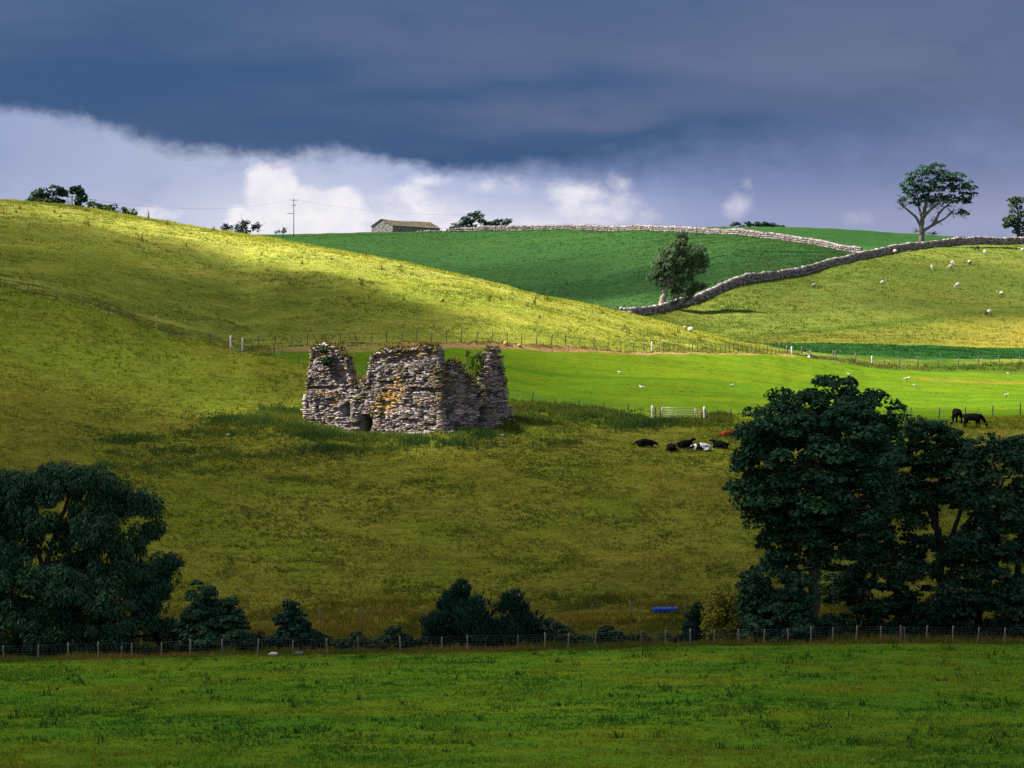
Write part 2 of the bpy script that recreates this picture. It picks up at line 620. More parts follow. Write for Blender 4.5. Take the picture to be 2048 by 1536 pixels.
def leaf_material(name, transl=0.22, spec=0.35, rough=0.5):
    m, N = mat_new(name)
    c = attr(N)
    g = N.new('ShaderNodeNewGeometry')
    p = principled(N, c, rough, spec)
    t = N.new('ShaderNodeBsdfTranslucent')
    N.put(t.inputs[0], N.mix(1.0, c, (1.4, 1.5, 0.6), 'MULTIPLY'))
    x = N.new('ShaderNodeMixShader')
    x.inputs[0].default_value = transl
    N.l.new(p, x.inputs[1])
    N.l.new(t.outputs[0], x.inputs[2])
    finish(N, x.outputs[0])
    return m


def plain(name, col, rough=0.7, spec=0.3, n_scale=8.0, amount=0.4, tone=(0.5, 0.5, 0.5), bumpd=0.01, metal=0.0):
    m, N = mat_new(name)
    g = N.new('ShaderNodeTexCoord')
    n = N.noise(g.outputs['Object'], n_scale, 5, 0.6)
    c = N.mix(N.mul(N.sstep(n, 0.4, 0.7), amount), col, tuple(a * b for a, b in zip(col, tone)))
    s = principled(N, c, rough, spec, bump(N, n, 0.5, bumpd))
    s.node.inputs['Metallic'].default_value = metal
    finish(N, s)
    return m


M_LEAF = leaf_material('foliage', 0.22, 0.18, 0.55)
M_BARK = col_material('bark', 0.9, 0.1, 9.0, 0.6, 0.04)
M_STONE = col_material('limestone', 0.9, 0.1, 9.0, 0.65, 0.04, (0.42, 0.4, 0.38))
M_BLADE = leaf_material('grass_blades', 0.30, 0.1, 0.8)
M_POST = plain('weathered_post', (0.10, 0.09, 0.075), 0.9, 0.1, 14, 0.6)
M_POSTL = plain('pale_post', (0.16, 0.145, 0.12), 0.9, 0.1, 14, 0.5)
M_WHITE = plain('white_paint', (0.62, 0.59, 0.58), 0.7, 0.2, 7, 0.4, (0.72, 0.70, 0.68))
M_WIRE = plain('fence_wire', (0.09, 0.10, 0.11), 0.5, 0.4, 3, 0.3, metal=0.5)
M_RAIL = plain('new_timber', (0.40, 0.29, 0.14), 0.8, 0.2, 9, 0.4)
M_GALV = plain('galvanised_steel', (0.40, 0.42, 0.38), 0.45, 0.5, 5, 0.3, metal=0.2)
M_BLUE = plain('blue_plastic', (0.004, 0.06, 0.62), 0.4, 0.5, 3, 0.3)
M_BLACKHIDE = plain('black_hide', (0.004, 0.0038, 0.005), 0.8, 0.08, 7, 0.4)
M_REDHIDE = plain('red_hide', (0.30, 0.065, 0.012), 0.85, 0.15, 5, 0.6, (0.45, 0.4, 0.35), 0.03)
M_FLEECE = plain('fleece', (0.66, 0.62, 0.52), 0.95, 0.05, 9, 0.4, (0.7, 0.66, 0.58), 0.04)
M_DARKFACE = plain('dark_face', (0.03, 0.028, 0.027), 0.8, 0.1, 9, 0.2)
M_PALEFACE = plain('pale_face', (0.46, 0.40, 0.32), 0.8, 0.1, 9, 0.2)
M_GULL = plain('white_feathers', (0.80, 0.80, 0.78), 0.8, 0.1, 9, 0.1)
M_GULLW = plain('grey_feathers', (0.42, 0.45, 0.48), 0.8, 0.1, 9, 0.1)
M_BEAK = plain('yellow_beak', (0.6, 0.4, 0.03), 0.5, 0.3, 9, 0.1)
M_TAG = plain('ear_tag', (0.75, 0.62, 0.12), 0.5, 0.3, 9, 0.1)
M_ROPE = plain('turquoise_rope', (0.03, 0.33, 0.27), 0.7, 0.2, 9, 0.2)

# ------------------------------------------------------------------ ground
COL_FORE = (0.070, 0.155, 0.011)
COL_BANKROUGH = (0.095, 0.110, 0.012)
COL_PAST = (0.150, 0.152, 0.020)
COL_MEAD = (0.098, 0.168, 0.009)
COL_EARTH = (0.27, 0.17, 0.075)
COL_HILL = (0.180, 0.212, 0.032)
COL_STRIP = (0.034, 0.104, 0.028)
COL_RIGHT = (0.125, 0.175, 0.032)
COL_BACK = (0.042, 0.106, 0.036)
COL_FARF = (0.040, 0.112, 0.030)

MG_FORE = grass_material('foreground_grass', (0.150, 0.185, 0.010), (0.018, 0.072, 0.008), 9.0, 0.40, 0.8, 0.22, 0.55)
MG_PAST = grass_material('pasture_grass', (0.200, 0.185, 0.024), (0.056, 0.084, 0.012), 12.0, 0.5, 0.9, 0.36, 0.55)
MG_MEAD = grass_material('meadow_grass', (0.135, 0.165, 0.010), (0.040, 0.115, 0.008), 22.0, 0.7, 0.55, 0.16, 0.75, 0.6)
MG_EARTH = grass_material('earth', (0.38, 0.25, 0.13), (0.10, 0.075, 0.02), 6.0, 0.5, 0.7, 0.30, 0.6)
MG_HILL = grass_material('hill_grass', (0.39, 0.37, 0.070), (0.090, 0.140, 0.016), 15.0, 0.6, 0.85, 0.38, 0.6)
MG_STRIP = grass_material('crop_grass', (0.030, 0.115, 0.024), (0.008, 0.055, 0.014), 14.0, 0.7, 0.9, 0.40, 0.5)
MG_RIGHT = grass_material('sheep_pasture_grass', (0.215, 0.200, 0.042), (0.060, 0.110, 0.022), 24.0, 0.9, 0.8, 0.40, 0.6)
MG_BACK = grass_material('back_field_grass', (0.066, 0.132, 0.032), (0.014, 0.062, 0.020), 30.0, 0.9, 0.9, 0.60, 0.5)

px_cols = np.concatenate([np.linspace(-5000, -1000, 22)[:-1], np.linspace(-1000, -304, 24)[:-1], np.arange(-304, 2352, 8), np.linspace(2352, 3048, 24), np.linspace(3048, 7000, 22)[1:]])
SUBDIV = [4, 8, 60, 5, 12, 36, 44, 34, 20, 40, 30, 6, 90, 18, 90, 50, 12, 6, 6, 5]
fields = {}


def band_grid(k):
    n = SUBDIV[k]
    t = np.linspace(0, 1, n + 1)
    pc = np.clip(px_cols, -400, 2400)
    d0 = curve_d(k, pc)
    d1 = curve_d(k + 1, pc)
    d = d0[None, :] * (1 - t[:, None]) + d1[None, :] * t[:, None]
    px = np.broadcast_to(px_cols, d.shape)
    z = terrain_z(px.ravel(), d.ravel()).reshape(d.shape)
    x = (px - 1024) / FPX * d
    V_ = np.stack([x, d, z], -1).reshape(-1, 3)
    c = len(px_cols)
    i = np.arange(n)[:, None] * c + np.arange(c - 1)[None, :]
    F = np.stack([i, i + 1, i + 1 + c, i + c], -1)
    return V_, F, px, t


def sm(a, lo, hi):
    t = np.clip((a - lo) / (hi - lo), 0, 1)
    return t * t * (3 - 2 * t)


def lerp(a, b, t):
    return np.asarray(a)[None, None, :] * (1 - t[..., None]) + np.asarray(b)[None, None, :] * t[..., None]


store = {}


def put_field(name, V_, F, C):
    store.setdefault(name, MB()).put(V_, F, C)


for k in range(NC - 1):
    V_, F, px, t = band_grid(k)
    one = np.zeros(px.shape)
    tt = np.broadcast_to(t[:, None], px.shape)
    xx = V_[:, 0].reshape(px.shape)
    yy = V_[:, 1].reshape(px.shape)
    nz = 0.5 + 0.5 * vnoise(xx, yy, 5.0)
    Fr = F.reshape(-1, 4)
    if k < 3:
        C = lerp(COL_FORE, (0.105, 0.135, 0.008), sm(nz, 0.5, 0.9) * 0.5)
        if k == 2:
            C = C * (1 - sm(tt, .93, 1.0)[..., None]) + np.array((0.09, 0.12, 0.012)) * sm(tt, .93, 1.0)[..., None]
        put_field('foreground_field', V_, Fr, C.reshape(-1, 3))
    elif k < 5:
        C = lerp(COL_BANKROUGH, (0.16, 0.125, 0.03), sm(nz, .4, .8))
        put_field('stream_bank', V_, Fr, C.reshape(-1, 3))
    elif k < PASTURE_TOP:
        C = lerp(COL_PAST, (0.115, 0.150, 0.010), sm(nz, .45, .85) * .7)
        if k == 5:
            w = 1 - sm(tt, 0.0, 0.5)
            C = C * (1 - w[..., None]) + np.array((0.15, 0.13, 0.02)) * w[..., None]
        if k >= 8:      # greener on the left, above the rough ground
            w = (1 - sm(px, 380, 640)) * (sm(tt, 0, 1) if k == 8 else 1.0)
            C = C * (1 - w[..., None]) + np.array((0.172, 0.212, 0.022)) * w[..., None]
        put_field('pasture', V_, Fr, C.reshape(-1, 3))
    elif k == 10:
        w = 1 - sm(px, 500, 590)
        C = lerp(COL_MEAD, COL_HILL, w)
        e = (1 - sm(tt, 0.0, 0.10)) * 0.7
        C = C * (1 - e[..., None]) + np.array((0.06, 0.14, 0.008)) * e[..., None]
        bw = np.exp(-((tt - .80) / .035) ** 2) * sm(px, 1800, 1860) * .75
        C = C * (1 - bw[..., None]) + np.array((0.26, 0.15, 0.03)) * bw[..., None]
        pcen = px[:-1, :-1]
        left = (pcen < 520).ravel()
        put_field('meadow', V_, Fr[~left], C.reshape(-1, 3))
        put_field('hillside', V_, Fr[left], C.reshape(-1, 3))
    elif k == 11:
        w = np.clip(sm(px, 470, 530) * (1 - sm(px, 1500, 1640)), 0, 1)
        w = w * (1 - 0.8 * sm(nz + 0.25 * tt, 0.55, 0.85))
        w = w * (1 - 0.75 * sm(px, 600, 690) * (1 - sm(px, 780, 850)))
        C = lerp(COL_HILL, COL_EARTH, w)
        r = sm(px, 1600, 1720)
        C = C * (1 - r[..., None]) + np.array((0.085, 0.135, 0.014)) * r[..., None]
        pcen = px[:-1, :-1]
        left = (pcen < 500).ravel()
        right = (pcen > 1585).ravel()
        put_field('earth_bank', V_, Fr[~left & ~right], C.reshape(-1, 3))
        put_field('verge', V_, Fr[right], C.reshape(-1, 3))
        put_field('hillside', V_, Fr[left], C.reshape(-1, 3))
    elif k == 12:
        C = lerp(COL_HILL, (0.34, 0.335, 0.080), sm(tt, 0.40, 0.92))  # crest colour raised, so part of its sunlight is in the colour
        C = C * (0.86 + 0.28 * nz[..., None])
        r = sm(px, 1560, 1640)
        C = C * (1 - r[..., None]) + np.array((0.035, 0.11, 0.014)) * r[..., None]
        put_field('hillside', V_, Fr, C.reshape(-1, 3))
    elif k == 13:
        C = lerp(COL_STRIP, COL_STRIP, one)
        left = (px[:-1, :-1] < 1460).ravel()
        put_field('crop_field', V_, Fr[~left], C.reshape(-1, 3))
        put_field('back_field', V_, Fr[left], np.tile(COL_BACK, (len(V_), 1)))
    elif k == 14:
        C = lerp((0.165, 0.170, 0.020), COL_RIGHT, sm(tt, 0.0, 0.45))
        w = sm(px, 1750, 2048) * (1 - sm(tt, .05, .40))
        C = C * (1 - w[..., None]) + np.array((0.27, 0.21, 0.03)) * w[..., None]
        # an old track curving across the slope
        tr = np.exp(-((tt - (0.20 + 0.10 * sm(px, 1500, 2048) + 0.012 * np.sin(px / 60))) / 0.022) ** 2) * sm(px, 1480, 1560)
        C = C * (1 - 0.8 * tr[..., None]) + np.array((0.035, 0.095, 0.012)) * 0.8 * tr[..., None]
        left = (px[:-1, :-1] < 1262).ravel()
        put_field('sheep_pasture', V_, Fr[~left], C.reshape(-1, 3))
        put_field('back_field', V_, Fr[left], np.tile(COL_BACK, (len(V_), 1)))
    elif k == 15:
        C = lerp(COL_BACK, (0.050, 0.130, 0.034), sm(tt, 0.3, 1.0))
        put_field('back_field', V_, Fr, C.reshape(-1, 3))
    else:
        C = lerp(COL_FARF, COL_FARF, one)
        put_field('far_field', V_, Fr, C.reshape(-1, 3))

FIELD_INFO = {
    'foreground_field': (MG_FORE, 'dark green grass field in the foreground below the wire fence', 'field'),
    'stream_bank': (MG_PAST, 'rough grassy hollow behind the nearest fence', 'ground'),
    'pasture': (MG_PAST, 'olive tussocky pasture rising to the ruin', 'field'),
    'meadow': (MG_MEAD, 'smooth bright green meadow behind the ruin', 'field'),
    'earth_bank': (MG_EARTH, 'bare brown earth bank along the top of the meadow', 'ground'),
    'hillside': (MG_HILL, 'yellow green hillside with the sunlit crest', 'hill'),
    'verge': (MG_STRIP, 'rough green verge along the pale posted fence', 'ground'),
    'crop_field': (MG_STRIP, 'narrow dark green field strip below the sheep pasture', 'field'),
    'sheep_pasture': (MG_RIGHT, 'sloping pasture below the long stone wall', 'hill'),
    'back_field': (MG_BACK, 'even deep green field under the barn', 'field'),
    'far_field': (MG_BACK, 'far green field beyond the upper stone wall', 'field'),
}
for nm, mb in store.items():
    Vv = np.concatenate(mb.v)
    Ff = np.concatenate(mb.f)
    Cc = np.concatenate(mb.c)
    used = np.unique(Ff)
    re = np.full(len(Vv), -1)
    re[used] = np.arange(len(used))
    me = mesh_np(nm, Vv[used], re[Ff], FIELD_INFO[nm][0], Cc[used], True)
    o = link(nm, me)
    tag(o, FIELD_INFO[nm][1], None, None, 'structure')

# ------------------------------------------------------------------ cloud slab added out of view on the left, shaped to shade the fields
LIGHT = [  # share of sunlight wanted at each ground point; sets the slab's density
    (30, 412, .5), (150, 428, .7), (300, 455, 1.0), (450, 482, 1.15), (600, 515, 1.2), (750, 545, 1.3), (900, 575, 1.35), (1050, 605, 1.35), (1200, 640, 1.3), (1350, 672, 1.2),
    (1000, 630, 1.3), (1150, 665, 1.15), (900, 605, 1.2), (1450, 693, 1.1), (20, 470, .22), (200, 488, .30), (350, 522, .32), (500, 575, .16), (620, 605, .12), (560, 590, .14),
    (740, 625, .22), (750, 655, .14), (860, 668, .4), (980, 676, .8), (650, 660, .10), (550, 650, .12), (820, 640, .25), (450, 620, .2), (300, 600, .18), (100, 540, .2), (200, 650, .24), (60, 690, .30), (350, 725, .34), (550, 760, .36), (200, 760, .32), (100, 820, .26),
    (700, 715, .22), (930, 720, .40), (1060, 730, .55), (1060, 780, .5), (1250, 725, .7), (1250, 790, .55), (1400, 745, .8), (1400, 810, .62), (1550, 730, 1), (1600, 790, .9),
    (1750, 765, 1), (1900, 795, 1), (2040, 765, 1), (2300, 790, 1), (760, 866, .78), (890, 868, .78), (650, 845, .78), (960, 846, .7), (830, 848, .8), (1050, 850, .45), (480, 860, .35), (1180, 860, .4),
    (300, 900, .22), (600, 950, .25), (900, 905, .28), (900, 940, .22), (700, 905, .25), (1050, 885, .3), (1200, 900, .32), (1400, 900, .38), (1550, 890, .4), (1900, 865, .4), (2100, 870, .4), (600, 1080, .24), (1000, 1080, .24), (1300, 1050, .25), (500, 1200, .2),
    (900, 1140, .2), (1200, 1200, .16), (200, 1000, .2), (1700, 1000, .15), (1900, 1000, .12), (100, 1270, .15), (400, 1270, .14), (700, 1270, .15), (950, 1270, .14),
    (1300, 1262, .16), (1600, 1262, .15), (1800, 1262, .13), (2000, 1262, .10), (2300, 1262, .10), (2600, 1262, .10), (100, 1345, .26), (1000, 1335, .28), (1900, 1320, .22), (100, 1450, .24), (1000, 1440, .28),
    (1900, 1440, .22), (1000, 1520, .25), (100, 1520, .22), (1900, 1520, .2), (2300, 1400, .2), (1700, 703, .75), (2000, 708, .75), (1450, 640, .85), (1420, 625, .9), (1520, 630, .8), (1700, 672, .75), (1950, 675, .95), (2040, 685, 1),
    (1600, 600, .65), (1800, 600, .5), (1900, 545, .55), (1950, 505, .95), (2010, 500, .95), (1880, 510, .9), (1970, 520, .8), (1700, 560, .6), (2040, 520, .8), (600, 485, .65), (800, 505, .65), (1000, 500, .7), (1200, 475, .75),
    (1200, 575, .35), (1000, 560, .45), (1450, 500, .7), (1600, 525, .65), (1700, 478, .7), (1820, 480, .7), (-200, 600, .2), (-200, 1000, .2), (-200, 1300, .2), (-100, 420, .5)]
LA = []
for (a, b, t_) in LIGHT:
    q = AT(a, b)
    LA.append((q.x, q.y, t_))
LA = np.array(LA)
SHADE_CLOUD_Z = 250.0


def light_at(x, y):
    sc = np.clip(y, 120, 900) / 280.0
    dx = (x[:, None] - LA[None, :, 0]) / sc[:, None]
    dy = (y[:, None] - LA[None, :, 1]) / sc[:, None] * 1.0
    r2 = dx * dx + dy * dy
    w = 1.0 / (r2 + 14.0) ** 2.5
    return (w * LA[None, :, 2]).sum(1) / w.sum(1)


st = np.array(SUN_TO)
nxg, nyg = 250, 300
gxs = np.concatenate([np.linspace(-560, -190, 41)[:-1], np.linspace(-190, 210, 170), np.linspace(210, 580, 41)[1:]])
gys = 60 * (950 / 60) ** np.linspace(0, 1, nyg)
GX, GY = np.meshgrid(gxs, gys)
gxf, gyf = GX.ravel(), GY.ravel()
gzf = GZ(gxf, gyf)
tt_ = (SHADE_CLOUD_Z - gzf) / st[2]
cp = np.stack([gxf + st[0] * tt_, gyf + st[1] * tt_, np.full(gxf.shape, SHADE_CLOUD_Z)], -1)
T_ = light_at(gxf + 2.5 * vnoise(gxf, gyf, 9.0), gyf + 4 * vnoise(gxf + 50, gyf, 9.0))
T_ = np.clip((T_ - 0.04) / 0.90, 0.02, 1.0) ** 1.15
dens = 1 - np.sqrt(T_)
thick = 1.5 + 7.0 * dens + 1.2 * vnoise(gxf, gyf, 7.0)
top = cp.copy()
top[:, 2] += np.abs(thick)
bot = cp.copy()
bot[:, 2] -= 0.35 * np.abs(thick)
ii = (np.arange(nyg - 1)[:, None] * nxg + np.arange(nxg - 1)[None, :])
Ft = np.stack([ii, ii + 1, ii + 1 + nxg, ii + nxg], -1).reshape(-1, 4)
nn = nxg * nyg
Fb = Ft[:, ::-1] + nn
rim = []
for j in range(nxg - 1):
    rim.append((j + 1, j, j + nn, j + 1 + nn))
    a = (nyg - 1) * nxg + j
    rim.append((a, a + 1, a + 1 + nn, a + nn))
for i in range(nyg - 1):
    a = i * nxg
    rim.append((a, a + nxg, a + nxg + nn, a + nn))
    a = i * nxg + nxg - 1
    rim.append((a + nxg, a, a + nn, a + nxg + nn))
mC, N = mat_new('cloud')  # see-through skin of the added shading slab
tr = N.new('ShaderNodeBsdfTransparent')
df = N.new('ShaderNodeBsdfTranslucent')
df.inputs[0].default_value = (0.16, 0.17, 0.19, 1)
mx = N.new('ShaderNodeMixShader')
a_ = N.new('ShaderNodeAttribute')
a_.attribute_name = 'Col'
N.l.new(a_.outputs['Fac'], mx.inputs[0])
N.l.new(tr.outputs[0], mx.inputs[1])
N.l.new(df.outputs[0], mx.inputs[2])
finish(N, mx.outputs[0])
dd = np.concatenate([dens, dens])
me = mesh_np('cloud', np.concatenate([top, bot]), np.concatenate([Ft, Fb, np.array(rim)]), mC, np.stack([dd, dd, dd], -1), True)
tag(link('cloud', me), 'unseen cloud slab added on the left to shade the fields', None, None, 'stuff')

# ------------------------------------------------------------------ stones and walls
def stone(c, half, rot, jit=0.22, chamfer=0.22):
    """a rough block: front and back faces smaller than the middle"""
    hx, hy, hz = half
    k = 1 - chamfer * rng.uniform(0.4, 1.0)
    v = np.array([(-hx, -hy, -hz), (hx, -hy, -hz), (hx, hy, -hz), (-hx, hy, -hz), (-hx, -hy, hz), (hx, -hy, hz), (hx, hy, hz), (-hx, hy, hz)])
    v = v * (1 + rng.uniform(-jit, jit, (8, 3)))
    v[[0, 1, 4, 5], 0] *= k
    v[[0, 1, 4, 5], 2] *= k
    return v @ rot.T + np.asarray(c)


STONE_COLS = np.array([(0.33, 0.29, 0.30), (0.27, 0.24, 0.26), (0.38, 0.34, 0.36), (0.19, 0.17, 0.18), (0.46, 0.43, 0.43), (0.31, 0.27, 0.23), (0.14, 0.125, 0.13), (0.36, 0.31, 0.29)])


def stone_colour():
    return STONE_COLS[rng.integers(len(STONE_COLS))] * rng.uniform(0.8, 1.15)


def drystone_wall(name, label, curve, pxs, height, thick, cat='wall', d_off=0.0, hfun=None):
    pts = [P(p, float(curve_d(curve, p)) + d_off) for p in pxs]
    root = empty(name, pts[0])
    tag(root, label, cat)
    base = np.array(pts[0])
    body, cope, core = MB(), MB(), MB()
    seg = np.array([np.array(p) for p in pts])
    L = np.concatenate([[0], np.cumsum(np.linalg.norm(np.diff(seg[:, :2], axis=0), axis=1))])
    tot = L[-1]

    def at_s(s):
        x = np.interp(s, L, seg[:, 0])
        y = np.interp(s, L, seg[:, 1])
        x2 = np.interp(min(s + 1.0, tot), L, seg[:, 0])
        y2 = np.interp(min(s + 1.0, tot), L, seg[:, 1])
        x1 = np.interp(max(s - 1.0, 0), L, seg[:, 0])
        y1 = np.interp(max(s - 1.0, 0), L, seg[:, 1])
        u = np.array([x2 - x1, y2 - y1, 0.0])
        u /= np.linalg.norm(u)
        return np.array([x, y]), u
    H = lambda s: height * (1 + 0.10 * float(vnoise([s], [3.0], 7.0)[0]) + 0.06 * float(vnoise([s], [9.0], 2.0)[0])) * (hfun(s / tot) if hfun else 1.0)
    S = np.arange(0, tot, 1.2)
    # core of packed rubble, so that no light comes through the joints
    for a in S:
        q, u = at_s(a + 0.6)
        g = float(GZ([q[0]], [q[1]])[0])
        nrm = np.array([-u[1], u[0], 0])
        rot = np.stack([u, nrm, np.array([0, 0, 1.0])], 1)
        h = H(a) - 0.25
        core.put(box_v((q[0], q[1], g + h / 2 - 0.2) - base, (0.63, thick * 0.36, h / 2 + 0.2), rot), BOXF, (0.12, 0.115, 0.11))
    ch = 0.36
    z = 0.0
    row = 0
    while z < height * 1.25:
        s = rng.uniform(0, 0.5)
        hh = rng.uniform(0.28, 0.42)
        while s < tot:
            w = rng.uniform(0.4, 1.1)
            q, u = at_s(s + w / 2)
            if z + hh * 0.6 < H(s) - 0.2:
                g = float(GZ([q[0]], [q[1]])[0])
                nrm = np.array([-u[1], u[0], 0])
                tilt = rng.uniform(-0.08, 0.08)
                uu = u * math.cos(tilt) + np.array([0, 0, 1]) * math.sin(tilt)
                zz = np.cross(uu, nrm)
                rot = np.stack([uu, nrm, zz], 1)
                side = -1
                cpos = np.array([q[0], q[1], g + z + hh / 2]) + nrm * side * (thick * (0.5 - 0.12 * z / height) - 0.2 + rng.uniform(-.05, .05))
                body.put(stone(cpos - base, (w * 0.47, 0.24, hh * 0.46), rot), BOXF, stone_colour() * 0.78)
            s += w
        z += hh
    s = 0.0
    while s < tot:
        w = rng.uniform(0.25, 0.6)
        q, u = at_s(s + w / 2)
        g = float(GZ([q[0]], [q[1]])[0])
        nrm = np.array([-u[1], u[0], 0])
        tilt = rng.uniform(-0.3, 0.3)
        uu = u * math.cos(tilt) + np.array([0, 0, 1]) * math.sin(tilt)
        rot = np.stack([uu, nrm, np.cross(uu, nrm)], 1)
        hh = rng.uniform(0.16, 0.30)
        cope.put(stone(np.array([q[0], q[1], g + H(s) - 0.08]) - base, (w * 0.5, thick * 0.42, hh), rot, 0.25), BOXF, stone_colour() * 0.98)
        s += w
    tag(core.build('wall_core', M_STONE, root), kind=None)
    tag(body.build('stones', M_STONE, root), kind='stuff')
    tag(cope.build('coping_stones', M_STONE, root), kind='stuff')
    return root


drystone_wall('drystone_wall', 'long grey drystone wall climbing the slope from the leaning tree to the tall lone tree', WALL1,
              [1240, 1265, 1300, 1330, 1365, 1398, 1440, 1488, 1540, 1595, 1660, 1733, 1790, 1847, 1890, 1930, 1990, 2048, 2120, 2200, 2300], 1.38, 0.8,
              hfun=lambda t: np.interp(t, [0, .25, .5, 1], [0.75, 0.95, .9, 1.0]))
drystone_wall('drystone_wall', 'pale tumbled drystone wall along the skyline of the deep green field', WALL2,
              [893, 930, 1000, 1075, 1150, 1225, 1300, 1350, 1400, 1460, 1516, 1570, 1620, 1680, 1722], 1.18, 0.8, d_off=0.6,
              hfun=lambda t: np.interp(t, [0, .06, .3, 1], [0.5, 1.0, 1.0, 0.95]))

# ------------------------------------------------------------------ ruined tower house
TH = R(36)
fu = np.array([-math.cos(TH), math.sin(TH), 0.0])      # along the long face, from the near corner to the left
ru = np.array([math.sin(TH), math.cos(TH), 0.0])       # along the short face, from the near corner to the back right
fn = np.array([-math.sin(TH), -math.cos(TH), 0.0])     # outward normal of the long face
rn = np.array([math.cos(TH), -math.sin(TH), 0.0])      # outward normal of the short face
cor = P(884, 281.0)
corner = np.array(cor) + np.array([0, 0, -0.15])
PPM = FPX / 281.0


def face_coord(px, py, u, y_corner=868.0):
    """a point seen on a wall face -> metres along the face and above the corner's foot"""
    k = (px - 1024) / FPX
    # corner + s*u lies on bearing px
    s = (k * corner[1] - corner[0]) / (u[0] - k * u[1])
    d = corner[1] + s * u[1]
    z = (768 - py) / FPX * d - corner[2]
    return s, z


F_TOP = [(613, 800), (616, 775), (621, 745), (624, 712), (628, 700), (638, 690), (655, 689), (668, 693), (680, 702), (683, 712), (693, 716), (694, 735), (699, 745), (701, 760),
         (706, 771), (714, 770), (718, 763), (722, 760), (727, 763), (731, 772), (735, 774), (736, 750), (742, 738), (744, 722), (747, 712), (757, 706), (775, 700), (795, 699), (812, 701), (830, 697), (849, 692), (862, 697), (873, 696), (877, 712), (879, 732), (884, 742)]
R_TOP = [(884, 742), (889, 747), (893, 757), (896, 757), (898, 738), (903, 728), (908, 725), (920, 727), (926, 733), (932, 742), (938, 750), (944, 758), (951, 768), (958, 776), (964, 784),
         (968, 790), (971, 778), (973, 762), (976, 740), (978, 722), (981, 708), (985, 700), (996, 700), (1001, 712), (1004, 728), (1010, 742), (1009, 765), (1009, 790), (1012, 812), (1011, 830)]
F_HOLES = [(685, 702, 805, 834), (717, 746, 828, 872)]
R_HOLES = [(891, 900, 820, 851), (899, 907, 820, 829), (957, 978, 810, 848)]
ruin = empty('ruined_tower', (float(corner[0]), float(corner[1]), float(corner[2])))
tag(ruin, 'roofless ruined stone tower house with broken jagged walls in the rough pasture', 'ruin')
core_m, rubble_m = MB(), MB()
stones = []
cap_pts = []


